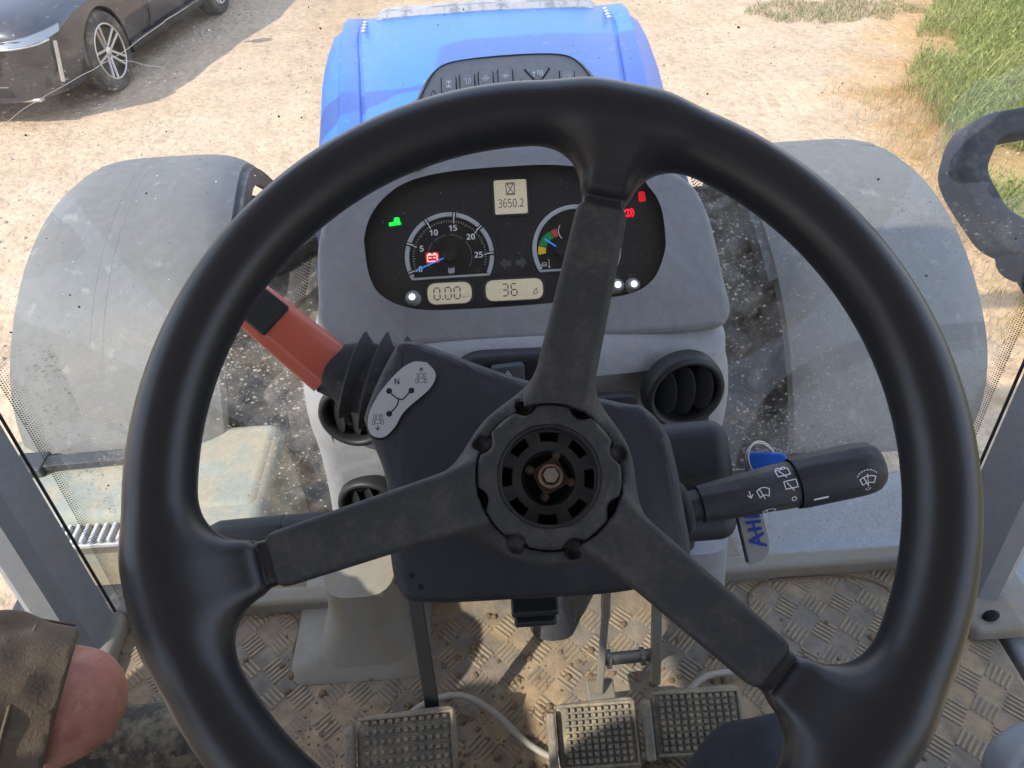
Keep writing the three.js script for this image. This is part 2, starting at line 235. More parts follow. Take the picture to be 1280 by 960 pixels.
{ // grass verge: bent blades and broad weed leaves, thousands of them
  const blade = (w, h, bend) => { const p = [], ix = [], n = 4; for (let i = 0; i <= n; i++) { const t = i / n, x = w * (1 - t * t) * 0.5, y = h * t * (1 - 0.25 * bend * t), z = bend * h * t * t * 0.7; p.push(-x, y, z, x, y, z); } for (let i = 0; i < n; i++) { const a = i * 2; ix.push(a, a + 1, a + 2, a + 1, a + 3, a + 2); } const g = new THREE.BufferGeometry(); g.setAttribute('position', new THREE.Float32BufferAttribute(p, 3)); g.setIndex(ix); g.computeVertexNormals(); return g; };
  const green = phys({ color: 0xffffff, roughness: 0.75, transmission: 0.25, thickness: 0, side: THREE.DoubleSide }), m = new THREE.Matrix4(), q = new THREE.Quaternion(), c = new THREE.Color();
  function field(name, geo, n, scale, place, tint, label, cat) {
    const im = new THREE.InstancedMesh(geo, green, n); let i = 0, guard = 0;
    while (i < n && guard++ < n * 12) { const p = place(); if (!p) continue; const s = scale(); q.setFromEuler(new THREE.Euler(rr(-0.45, 0.45), rr(0, 6.28), rr(-0.45, 0.45))); m.compose(V(p[0], p[1] ?? 0, p[2]), q, V(s, s, s)); im.setMatrixAt(i, m); im.setColorAt(i, c.setRGB(...tint(p))); i++; }
    im.count = i; im.name = name; im.castShadow = im.receiveShadow = true; scene.add(im); tag(im, label, cat, null, 'stuff');
  }
  const inVerge = () => { const z = rr(-13, -1.8), e = grassEdge(z), x = e + 4.5 * Math.pow(rand(), 1.25) - 0.12; const dens = 0.35 + 0.65 * sst(-0.1, 0.5, x - e); if (rand() > dens || noi(x * 1.5, z * 1.5, 4) < -0.42) return null; return [x, -0.01, z]; };
  const gtint = p => { const k = rr(0.65, 1.25), y = clamp(0.35 + 0.8 * noi(p[0] * 0.9, p[2] * 0.9, 6)); return mix3([0.17, 0.24, 0.05], [0.36, 0.36, 0.11], clamp(y + rr(-0.2, 0.2))).map(v => v * k); };
  field('grass', blade(0.007, 0.3, 0.9), 120000, () => 0.22 + 0.7 * rand() * (rand() < 0.06 ? 1.7 : 1), inVerge, gtint, 'tall green grass on the verge beside the yard', 'grass');
  field('weed_leaves', blade(0.015, 0.05, 0.6), 60000, () => 0.35 + 1.0 * rand() * rand(), () => { const p = inVerge(); return p && [p[0], rr(0, 0.22), p[2]]; }, gtint, 'broad leaved weeds growing among the verge grass', 'weeds');
  field('sparse_grass', blade(0.007, 0.10, 1.2), 2600, () => rr(0.4, 1), () => { const z = rr(-9.6, -7.2), x = rr(2.0, 4.8), k = Math.hypot((x - 3.9) / 1.0, (z + 8.35) / 0.5); return k + 0.5 * noi(x * 3, z * 3, 7) < 0.9 ? [x, 0, z] : null; }, p => rand() < 0.6 ? [0.33, 0.27, 0.12].map(v => v * rr(0.8, 1.2)) : [0.13, 0.17, 0.05], 'thin dry tuft of grass on the sandy yard', 'grass');
  field('straw', blade(0.006, 0.12, 0.2), 5000, () => rr(0.4, 1), () => { const z = rr(-6, -2.2), e = grassEdge(z), x = e - Math.abs(rr(-0.9, 0.9)) * rand(); return [x, 0.004, z]; }, () => [0.45, 0.34, 0.16].map(v => v * rr(0.7, 1.2)), 'dry yellow straw along the edge of the verge', 'straw');
}

// ---------------------------------------------------------------- tractor hood and engine side
let chassis;
{
  const t = thing('tractor_hood', 'blue tractor hood with dusty paint and grey nose panel', 'hood');
  const ring = (z, yt, w, seam, drop, off = 0) => { const g = 0.006, h = []; // half section from the centre line outwards
    h.push([0, yt + 0.012], [seam * 0.5, yt + 0.010], [seam - 0.012, yt], [seam - 0.003, yt - g - 0.004], [seam + 0.003, yt - g - 0.004], [seam + 0.012, yt + 0.002], [seam + 0.05, yt + 0.004], [w - 0.06, yt - 0.012], [w - 0.025, yt - 0.035], [w - 0.006, yt - 0.075], [w, yt - 0.15], [w, yt - drop]);
    const r = h.map(p => [p[0] + off, p[1], z]), l = h.slice(1).reverse().map(p => [-p[0] + off, p[1], z]); return [...l, ...r]; };
  const st = [[-1.30, 1.70, 0.385, 0.265], [-1.5, 1.705, 0.405, 0.285], [-1.75, 1.705, 0.435, 0.315], [-2.0, 1.70, 0.468, 0.345], [-2.2, 1.69, 0.49, 0.37], [-2.38, 1.682, 0.50, 0.388], [-2.50, 1.667, 0.492, 0.39], [-2.60, 1.64, 0.472, 0.38], [-2.68, 1.60, 0.43, 0.35], [-2.73, 1.55, 0.37, 0.29], [-2.76, 1.45, 0.30, 0.22]];
  const g = loft(st.map(([z, y, w, s]) => ring(z, y, w, s, 0.36)), false, false); g.scale(1, 1, 1);
  mk('hood_shell', soft(g, 0.9), M.blue, t);
  // grey scoop panel over the nose, a step above the blue
  const nose = [[-2.435, 1.672, 0.345], [-2.445, 1.688, 0.345], [-2.52, 1.680, 0.345], [-2.61, 1.655, 0.335], [-2.69, 1.612, 0.31], [-2.75, 1.55, 0.27], [-2.78, 1.45, 0.22]];
  mk('nose_panel', soft(loft(nose.map(([z, y, w]) => [[-w, y - 0.06, z], [-w, y, z], [-w * 0.9, y + 0.012, z], [0, y + 0.018, z], [w * 0.9, y + 0.012, z], [w, y, z], [w, y - 0.06, z]]), true, false), 0.5), M.nose, t);
  for (const s of [-1, 1]) {
    for (let i = 0; i < 4; i++) mk('hinge_bolt', sph(0.008, s * (0.362 + 0.004 * i), 1.696 - i * 0.005, -2.26 - i * 0.05, 1, 0.5, 1, 10), M.greyPaint, t);
    mk('side_panel', soft(loft([[-1.28, 0.39], [-1.8, 0.44], [-2.3, 0.485], [-2.55, 0.44]].map(([z, w]) => [[s * (w + 0.008), 1.50, z], [s * (w + 0.018), 1.42, z], [s * (w + 0.018), 1.0, z], [s * (w - 0.03), 0.9, z]]), false, false), 0.5), M.greyPaint, t);
    const sl = []; for (let i = 0; i < 7; i++) sl.push(box(0.012, 0.09, 0.05, s * (0.415 + i * 0.0085), 1.36, -1.42 - i * 0.09, 0.004)); mk('side_vent', sl, M.blackMatt, t);
  }
  const core = chassis = thing('tractor_chassis', 'dark engine, axle and lugged front wheels under the blue hood', 'chassis');
  mk('block', [box(0.6, 0.5, 1.3, 0, 1.05, -1.9, 0.03), box(0.34, 0.4, 1.4, 0, 0.75, -1.6, 0.05)], M.darkPlastic, core);
  mk('front_axle', [box(0.8, 0.16, 0.18, 0, 0.66, -1.85, 0.03)], M.darkPlastic, core);
}
// ---------------------------------------------------------------- front wheels and fenders
function frontWheel(sx) {
  const t = new THREE.Group(); t.name = 'front_wheel'; t.position.set(sx * 0.63, sx < 0 ? 0.66 : 0.60, -1.85); chassis.add(t);
  const pr = [[0.36, -0.17], [0.44, -0.20], [0.54, -0.20], [0.60, -0.175], [0.615, -0.10], [0.62, 0], [0.615, 0.10], [0.60, 0.175], [0.54, 0.20], [0.44, 0.20], [0.36, 0.17]].map(p => V2(...p));
  mk('tyre', metric(new THREE.LatheGeometry(pr, 64).rotateZ(Math.PI / 2)), M.tyre, t);
  for (let i = 0; i < 21; i++) for (const s of [-1, 1]) {
    const lug = new RoundedBoxGeometry(0.24, 0.055, 0.045, 1, 0.01); lug.rotateY(s * 0.75); lug.translate(s * 0.085, 0.637, 0); lug.rotateX((i + (s > 0 ? 0.5 : 0)) / 21 * Math.PI * 2); mk('tread_lug', metric(lug), M.tyre, t);
  }
  mk('wheel_rim', metric(new THREE.LatheGeometry([[0.05, 0.0], [0.2, 0.02], [0.30, -0.06], [0.36, -0.15], [0.38, -0.17], [0.38, 0.17], [0.36, 0.15]].map(p => V2(...p)), 40).rotateZ(-Math.PI / 2)), M.greyPaint, t);
}
frontWheel(-1); frontWheel(1);
function fender(sx, label) {
  const cz = -1.85, cy = sx < 0 ? 0.66 : 0.585, R = 0.80, t = thing('front_fender', label, 'fender', [0, 0, 0], 'front fenders of the tractor');
  const a0 = -62 * D2R, a1 = 52 * D2R, xin = 0.70, xout = 1.20;
  const edge = a => { const k = clamp((a - 6 * D2R) / (a1 - 6 * D2R)), r = clamp((-a - 40 * D2R) / (22 * D2R)); return [xin + 0.10 * sst(-0.3, 0.75, a), xout + 0.05 * k - 0.34 * (1 - Math.sqrt(1 - 0.97 * k ** 4)) - 0.1 * (1 - Math.sqrt(1 - 0.9 * r * r))]; };
  const surf = (u, v, th) => { const a = lerp(a0, a1, v), [xi, xo] = edge(a), x = lerp(xi, xo, u), cr = 0.035 * Math.pow(Math.abs(u - 0.5) * 2, 5) + 0; const r = R - cr - th; return [sx * x, cy + r * Math.cos(a), cz - r * Math.sin(a)]; };
  const rings = []; const NU = 20, NV = 40;
  for (let j = 0; j <= NV; j++) { const v = j / NV, s = []; for (let i = 0; i <= NU; i++) s.push(surf(i / NU, v, 0)); for (let i = NU; i >= 0; i--) s.push(surf(i / NU, v, i === 0 || i === NU ? 0.035 : 0.014)); rings.push(s); }
  mk('fender_shell', soft(loft(rings), 0.6), M.fender, t);
  const P = (u, v, l = 0.002) => surf(u, v, -l);
  // dished bolt heads and two shallow ribs
  for (const [u, v] of [[0.30, 0.655], [0.55, 0.655], [0.80, 0.64]]) mk('bolt_plate', sph(0.018, ...P(u, v, -0.001), 1.6, 0.2, 0.7, 14), M.fender, t);
  for (const u of [0.52, 0.58]) { const pts = []; for (let i = 0; i <= 10; i++) pts.push(P(u, 0.12 + 0.8 * i / 10, -0.002)); mk('rib', tube(pts, 0.0025, 40, 6), M.fender, t); }
  const inner = []; for (let i = 0; i <= 12; i++) { const v = 0.3 + 0.7 * i / 12, p = P(0, v, -0.01), q = [p[0] - sx * 0.02, cy + (p[1] - cy) * 0.93, cz + (p[2] - cz) * 0.93]; inner.push([p, [p[0] - sx * 0.02, p[1] - 0.004, p[2]], q, [q[0] + sx * 0.012, q[1], q[2]]]); }
  mk('inner_flange', soft(loft(inner), 0.5), M.darkPlastic, t);
  mk('bracket', [bar([sx * 0.7, 0.7, cz + 0.1], [sx * 0.86, cy + R - 0.03, cz + 0.06], 0.05, 0.02), bar([sx * 0.7, 0.7, cz - 0.1], [sx * 0.86, cy + R - 0.06, cz - 0.2], 0.05, 0.02)], M.darkPlastic, t);
}
fender(-1, 'grey plastic front fender lying wholly in the sun beside the red lever');
fender(1, 'grey plastic front fender crossed by the straight edge of the cab shadow');

// ---------------------------------------------------------------- boxes and steps behind the front wheels
{
  const t = thing('fuel_tank', 'pale green dusty tank behind the sunlit front fender', 'tank');
  mk('tank_body', [box(0.66, 0.55, 0.27, -0.90, 0.825, -1.125, 0.03, 3), box(0.2, 0.55, 0.5, -0.66, 0.82, -0.98, 0.03, 3)], M.tank, t);
  mk('tank_strap', [bar([-1.10, 1.112, -1.15], [-0.86, 1.112, -1.16], 0.035, 0.02), box(0.07, 0.03, 0.06, -1.12, 1.11, -1.15), box(0.06, 0.03, 0.07, -0.85, 1.11, -1.16)], M.darkPlastic, t);
  const comb = thing('comb_grille', 'pale strip of comb teeth along the edge of the green tank', 'grille');
  mk('rail', [box(0.36, 0.012, 0.02, -0.94, 1.06, -0.955, 0.003)], M.greyPaint, comb);
  for (let i = 0; i < 18; i++) mk('tooth', box(0.009, 0.012, 0.05, -1.10 + i * 0.0195, 1.075, -0.97, 0.003), M.greyPaint, comb);
  const s = thing('cab_step', 'dusty boarding step below the left door', 'step');
  mk('tread_plate', [box(0.42, 0.03, 0.20, -0.92, 0.93, -0.83, 0.01)], M.darkPlastic, s);
  mk('lower_tread', [box(0.42, 0.03, 0.26, -0.98, 0.62, -0.60, 0.01)], M.greyPaint, s);
  mk('side_rail', bar([-0.74, 0.95, -0.80], [-0.8, 0.5, -0.5], 0.03, 0.06), M.darkPlastic, s); mk('side_rail', bar([-1.12, 0.95, -0.80], [-1.18, 0.5, -0.5], 0.03, 0.06), M.darkPlastic, s); mk('standing_tread', box(0.40, 0.03, 0.34, -1.04, 0.985, -0.02, 0.01), M.darkPlastic, s);
  const r = thing('tool_box', 'grey dusty box behind the shaded front fender', 'box');
  mk('box_body', [box(0.62, 0.5, 0.34, 0.78, 0.70, -0.90, 0.03, 3)], M.frame, r);
  mk('lid', [box(0.63, 0.03, 0.35, 0.78, 0.96, -0.90, 0.012, 3)], M.frame, r);
}

// ---------------------------------------------------------------- cab: floor, pillars, roof, panes
const FY = 1.3; // cab floor
{
  const fl = mk('floor', [box(1.36, 0.06, 1.7, 0, FY - 0.03, 0.22, 0.01), box(0.50, 0.40, 0.03, 0, FY + 0.16, -0.72, 0.005)], M.floor); tag(fl, 'dusty tread plate floor of the tractor cab', null, null, 'structure');
  // raised tread: groups of five short bars, turned group by group
  const gb = new THREE.CapsuleGeometry(0.0022, 0.024, 2, 6); gb.rotateZ(Math.PI / 2); gb.scale(1, 0.42, 1); const list = [];
  for (let i = -15; i <= 15; i++) for (let j = 0; j < 20; j++) {
    const cx = i * 0.043, cz = -0.60 + j * 0.043, turn = (i + j) % 2 ? 0.75 : -0.75;
    if (cx < -0.19 && cx > -0.36 && cz < -0.49) continue; if (Math.abs(cx) > 0.65 || (cz < -0.57 && Math.abs(cx) < 0.3)) continue;
    for (let k = -2; k <= 2; k++) list.push(gb.clone().translate(0, 0, k * 0.0068).rotateY(turn).translate(cx, FY + 0.0006, cz));
  }
  tag(mk('tread_bars', metric(mergeGeometries(list)), M.treadbar, fl), null, null, null, 'stuff');
  // crumbs of dry soil
  const r2 = rng(91), cr = []; for (let i = 0; i < 2000; i++) { const x = -0.05 + 0.42 * (r2() + r2() + r2() - 1.5), z = -0.36 + 0.22 * (r2() + r2() + r2() - 1.5), s = 0.0008 + 0.0055 * Math.pow(r2(), 5); if (z < -0.58 || Math.abs(x) > 0.62) continue; cr.push(new THREE.IcosahedronGeometry(s, 0).scale(1, 0.7, 1).rotateY(r2() * 6).translate(x, FY + s * 0.3, z)); }
  tag(mk('soil_crumbs', metric(mergeGeometries(cr)), M.mud, fl), null, null, null, 'stuff');
  // raised lip along the front and inset panels on either side
  mk('front_lip', [box(0.36, 0.035, 0.03, 0.47, FY + 0.012, -0.622, 0.008), box(0.36, 0.035, 0.03, -0.47, FY + 0.012, -0.622, 0.008)], M.boot, fl);
  mk('inset_seam', [tube([[0.335, FY + 0.0002, -0.50], [0.335, FY + 0.0002, -0.575], [0.36, FY + 0.0002, -0.598], [0.53, FY + 0.0002, -0.592], [0.558, FY + 0.0002, -0.565], [0.54, FY + 0.0002, -0.46]], 0.0026, 60, 6)], M.mud, fl);
  mk('inset_seam', [tube([[-0.44, FY + 0.0002, -0.60], [-0.385, FY + 0.0002, -0.605], [-0.366, FY + 0.0002, -0.585], [-0.366, FY + 0.0002, -0.535], [-0.345, FY + 0.0002, -0.508]], 0.002, 50, 6)], M.mud, fl);
}
const pillarAt = (s, y) => V(s * (0.645 + 0.2 * (y - 1.3)), y, -0.60 - 0.35 * (y - 1.3));
const cab = thing('tractor_cab', 'grey steel cab frame with slanted front pillars and roof', 'cab');
for (const s of [-1, 1]) {
  const sec = y => { const p = pillarAt(s, y); return [[0, 0], [0.010, -0.010], [0.045, -0.004], [0.056, 0.016], [0.054, 0.072], [0.036, 0.084], [0.010, 0.078], [0, 0.06]].map(([x, z]) => [p.x + s * x, y, p.z + z]); };
  mk('front_pillar', soft(loft([1.2, 1.3, 1.6, 2.0, 2.4, 2.78].map(sec)), 0.5), M.frame, cab);
  const sealPts = [1.25, 1.6, 2.0, 2.4, 2.75].map(y => { const p = pillarAt(s, y); return [p.x - s * 0.001, y, p.z - 0.006]; }); mk('pillar_seal', tube(sealPts, 0.0022, 20, 8), M.rubber, cab);
  mk('pillar_foot', [box(0.12, 0.035, 0.14, s * 0.69, FY + 0.012, -0.55, 0.012)], M.boot, cab);
  mk('pillar_bolt', [sph(0.012, s * 0.66, 1.335, -0.50, 1, 1, 0.6, 12)], M.blackMatt, cab);
  mk('rear_pillar', [bar([s * 0.80, 1.3, 0.95], [s * 0.78, 2.78, 0.85], 0.08, 0.08)], M.frame, cab);
  mk('rear_fender', [box(0.34, 0.42, 1.0, s * 0.66, 1.50, 0.55, 0.08, 4)], M.frame, cab);
  mk('sill', [box(0.05, 0.1, 1.5, s * 0.72, 1.24, 0.2, 0.01)], M.frame, cab);
}
{ // roof: a frame round a glazed hatch
  const y = 2.82, h = 0.12;
  mk('roof_panel', [box(2.0, h, 1.75, 0, y, 0.125, 0.05, 3), box(0.55, h, 0.72, -0.725, y, -1.10, 0.05, 3), box(0.3, h, 0.72, 0.78, y, -1.10, 0.05, 3), box(1.7, h, 0.12, 0, y - 0.004, -1.42, 0.05, 3)], M.roof, cab);
  mk('roof_hatch', box(1.07, 0.006, 0.60, 0.08, y, -1.06, 0), M.glass, cab);
  mk('rear_wall', [box(1.5, 0.5, 0.04, 0, 1.55, 1.0, 0.01)], M.frame, cab);
}
// front pane, bowed forwards, and door panes
const gz = (x, y) => -0.625 - 0.37 * (y - 1.3) - 0.24 * sst(1.3, 2.0, y) * (1 - Math.min(1, (x / 0.72) ** 2));
const inDash = (x, y) => Math.abs(x) < 0.20 && y < 1.78;
{
  const w = thing('windshield', 'dusty front windshield with dead flies and a long scratch', 'windshield');
  const P = (u, y, off = 0) => { const half = 0.645 + 0.2 * (y - 1.3), x = lerp(-half, half, u); return [x, y, gz(x, y) + off]; };
  // the pane leaves room for the dashboard in its lower middle
  const g = grid(48, 48, (u, v) => P(u, 1.3 + 1.44 * v)), idx = [], ps = g.attributes.position, ix = g.index.array;
  for (let i = 0; i < ix.length; i += 3) { const x = (ps.getX(ix[i]) + ps.getX(ix[i + 1]) + ps.getX(ix[i + 2])) / 3, y = (ps.getY(ix[i]) + ps.getY(ix[i + 1]) + ps.getY(ix[i + 2])) / 3; if (!inDash(x, y)) idx.push(ix[i], ix[i + 1], ix[i + 2]); }
  g.setIndex(idx); mk('pane', g, M.glass, w);
  // film of dried dust: grains of its own, thick low down on the right where the wiper does not reach
  const film = (name, u0, u1, y0, y1, thr, op, seed) => {
    const n1 = fbm(seed, 4, 4), n3 = fbm(seed + 90, 24, 4), N = 1024, A = new Float32Array(N * N), R = rng(seed);
    for (let q = 0; q < thr; q++) { const x = R(), y = R(); if (R() > sst(0.3, 0.62, n1(x, y)) + 0.12) continue; const r = 0.5 + 2.6 * Math.pow(R(), 5), al = 0.22 + 0.7 * Math.pow(R(), 2), ax = 1 + R() * 0.8, c0 = x * N, c1 = y * N, k = Math.ceil(r * 2); for (let dy = -k; dy <= k; dy++) for (let dx = -k; dx <= k; dx++) { const px = Math.floor(c0 + dx), py = Math.floor(c1 + dy); if (px < 0 || py < 0 || px >= N || py >= N) continue; const dd = Math.hypot((px + 0.5 - c0) / ax, py + 0.5 - c1); A[py * N + px] = Math.max(A[py * N + px], al * clamp(1.4 - dd / r)); } }
    const at = tex(N, (u, v) => { const e = clamp(Math.min(u, 1 - u, v, 1 - v) * 9), w = n1(u, v), h = 0.30 * sst(0.28, 0.72, 0.5 * w + 0.5 * n3(u, v)); const a = clamp((h + A[Math.floor(v * N) * N + Math.floor(u * N)]) * e * op); return [a, a, a]; }, 1, false);
    const gg = grid(20, 20, (u, v) => P(lerp(u0, u1, u), lerp(y0, y1, v), 0.004)), q = gg.attributes.position, ii = gg.index.array, keep = [];
    for (let i = 0; i < ii.length; i += 3) if (!inDash(q.getX(ii[i]), q.getY(ii[i]))) keep.push(ii[i], ii[i + 1], ii[i + 2]); gg.setIndex(keep);
    tag(mk(name, gg, std({ color: 0xc2bcb2, roughness: 1, alphaMap: at, transparent: true }), w), null, null, null, 'stuff');
  };
  film('dust_film', 0.55, 1, 1.3, 1.84, 42000, 0.95, 101);
  film('dust_film', 0, 0.42, 1.3, 1.74, 30000, 0.9, 131);
  film('dust_film', 0, 0.42, 1.86, 2.25, 7000, 0.5, 171); film('dust_film', 0.40, 1, 1.84, 2.25, 4000, 0.3, 191);
  // dotted black edge print
  const dots = [], dg = new THREE.CircleGeometry(0.0011, 6);
  for (const s of [-1, 1]) for (let r = 0; r < 7; r++) for (let i = 0; i < 260; i++) { const y = 1.30 + i * 0.0034 + (r % 2) * 0.0017, p = pillarAt(s, y), x = p.x - s * (0.004 + r * 0.0032), k = 1.45 - r * 0.16; dots.push(dg.clone().scale(k, k, 1).translate(x, y, gz(x, y) + 0.003)); }
  for (const s of [-1, 1]) for (let r = 0; r < 7; r++) for (let i = 0; i < 36; i++) { const y = 1.70 + i * 0.0034 + (r % 2) * 0.0017, x = s * (0.280 + 0.32 * (1.802 - y) + r * 0.0032), k = 1.45 - r * 0.16; dots.push(dg.clone().scale(k, k, 1).translate(x, y, gz(x, y) + 0.003)); }
  tag(mk('edge_dots', mergeGeometries(dots), M.frit, w), null, null, null, 'stuff');
  // flies and flecks of dirt
  const r3 = rng(55), fl = [], pale = [];
  for (let i = 0; i < 420; i++) { const u = r3(), y = 1.45 + 0.85 * r3(), p = P(u, y, 0.003), s = 0.0006 + 0.0016 * Math.pow(r3(), 4); if (inDash(p[0], p[1])) continue; fl.push(new THREE.IcosahedronGeometry(s, 0).scale(1, 0.5 + r3() * 0.9, 0.3).rotateZ(r3() * 6).translate(...p)); }
  for (let i = 0; i < 520; i++) { const u = r3(), y = 1.4 + 0.9 * r3(), p = P(u, y, 0.003), s = 0.0005 + 0.0012 * Math.pow(r3(), 3); if (inDash(p[0], p[1])) continue; pale.push(new THREE.IcosahedronGeometry(s, 0).scale(1, 1, 0.3).translate(...p)); }
  tag(mk('dead_flies', metric(mergeGeometries(fl)), M.blackMatt, w), null, null, null, 'stuff'); tag(mk('pale_specks', metric(mergeGeometries(pale)), M.white, w), null, null, null, 'stuff');
  const sc = []; for (let i = 0; i <= 24; i++) { const t = i / 24, x = lerp(-0.640, -0.385, t), y = lerp(1.967, 2.067, t) + 0.0025 * Math.sin(t * 9) + (r3() - 0.5) * 0.0016; sc.push([x, y, gz(x, y) + 0.003]); }
  mk('scratch', tube(sc, 0.00042, 160, 5), std({ color: 0xb5b2aa, roughness: 0.8 }), w);
  const sc2 = [[0, 0], [0.012, -0.004], [0.03, -0.012], [0.045, -0.016]].map(([a, b]) => { const x = -0.50 + a, y = 2.012 + b; return [x, y, gz(x, y) + 0.003]; }); mk('scratch', tube(sc2, 0.0003, 30, 4), std({ color: 0xc9c6bd, roughness: 0.8 }), w);
  const sc3 = [[0, 0], [0.05, -0.05], [0.09, -0.07], [0.12, -0.12]].map(([a, b]) => { const x = -0.42 + a, y = 1.71 + b; return [x, y, gz(x, y) + 0.003]; }); mk('scratch', tube(sc3, 0.0006, 30, 4), std({ color: 0xc9c6bd, roughness: 0.8 }), w);
}
for (const s of [-1, 1]) {
  const d = thing('door_pane', s < 0 ? 'dusty side door pane behind the passenger knee' : 'dusty side door pane beside the tread plate floor on the right', 'window');
  const g = grid(8, 8, (u, v) => { const y = lerp(1.29, 2.72, v), p = pillarAt(s, y); return [lerp(p.x + s * 0.05, s * 0.80, u), y, lerp(p.z + 0.09, 0.86, u)]; }); mk('pane', g, M.glass, d);
  const n2 = fbm(200 + s, 70, 3), n3 = fbm(210 + s, 10, 3), at = tex(512, (u, v) => { const a = clamp(0.05 + 0.5 * sst(0.5, 0.72, 0.6 * n2(u, v) + 0.4 * n3(u, v))) * clamp(Math.min(u, 1 - u, v, 1 - v) * 10); return [a, a, a]; }, 1, false);
  tag(mk('dust_film', grid(8, 8, (u, v) => { const y = lerp(1.30, 2.1, v), p = pillarAt(s, y); return [lerp(p.x + s * 0.046, s * 0.796, u), y, lerp(p.z + 0.10, 0.5, u)]; }), std({ color: 0xb5aa98, roughness: 1, alphaMap: at, transparent: true }), d), null, null, null, 'stuff');
}
// ---------------------------------------------------------------- mirrors
{
  const b = thing('mirror_bracket', 'thick black loop shaped mirror bracket outside the windshield', 'bracket', [0.745, 1.775, -0.99]);
  frame(b, [1, 0.05, 0], [0.05, 0.743, -0.669]);
  const out = roundShape([[-0.045, 0.015], [-0.012, 0.098], [0.20, 0.112], [0.24, -0.06], [0.09, -0.145], [0.015, -0.115], [-0.03, -0.03]], [0.03, 0.06, 0.05, 0.05, 0.03, 0.03, 0.03]);
  out.holes.push(new THREE.Path(roundShape([[0.005, 0.012], [0.030, 0.060], [0.170, 0.068], [0.205, -0.05], [0.075, -0.085], [0.03, -0.05]], 0.016).getPoints(8).reverse()));
  mk('loop', extr(out, 0.06, 0.008), M.darkPlastic, b);
  mk('knuckle', [sph(0.04, 0.075, -0.13, -0.03, 1.2, 1, 1), cyl([0.075, -0.13, -0.03], [0.13, -0.25, -0.05], 0.03, 0.022)], M.darkPlastic, b);
  const m = thing('wing_mirror', 'tall black wing mirror on an arm outside the left pillar', 'mirror', [-1.06, 2.36, -1.22]);
  mk('mirror_case', box(0.30, 0.44, 0.08, 0, 0, 0, 0.035, 4), M.darkPlastic, m); mk('mirror_glass', box(0.26, 0.40, 0.004, 0, 0, 0.042, 0.001, 1), M.chrome, m);
  mk('mirror_arm', [tube([[0.02, -0.1, -0.04], [0.1, -0.3, 0.05], [0.25, -0.45, 0.25]], 0.016, 20, 10), tube([[0.02, 0.1, -0.04], [0.16, 0.28, 0.02], [0.28, 0.38, 0.05]], 0.016, 20, 10)], M.darkPlastic, m);
}

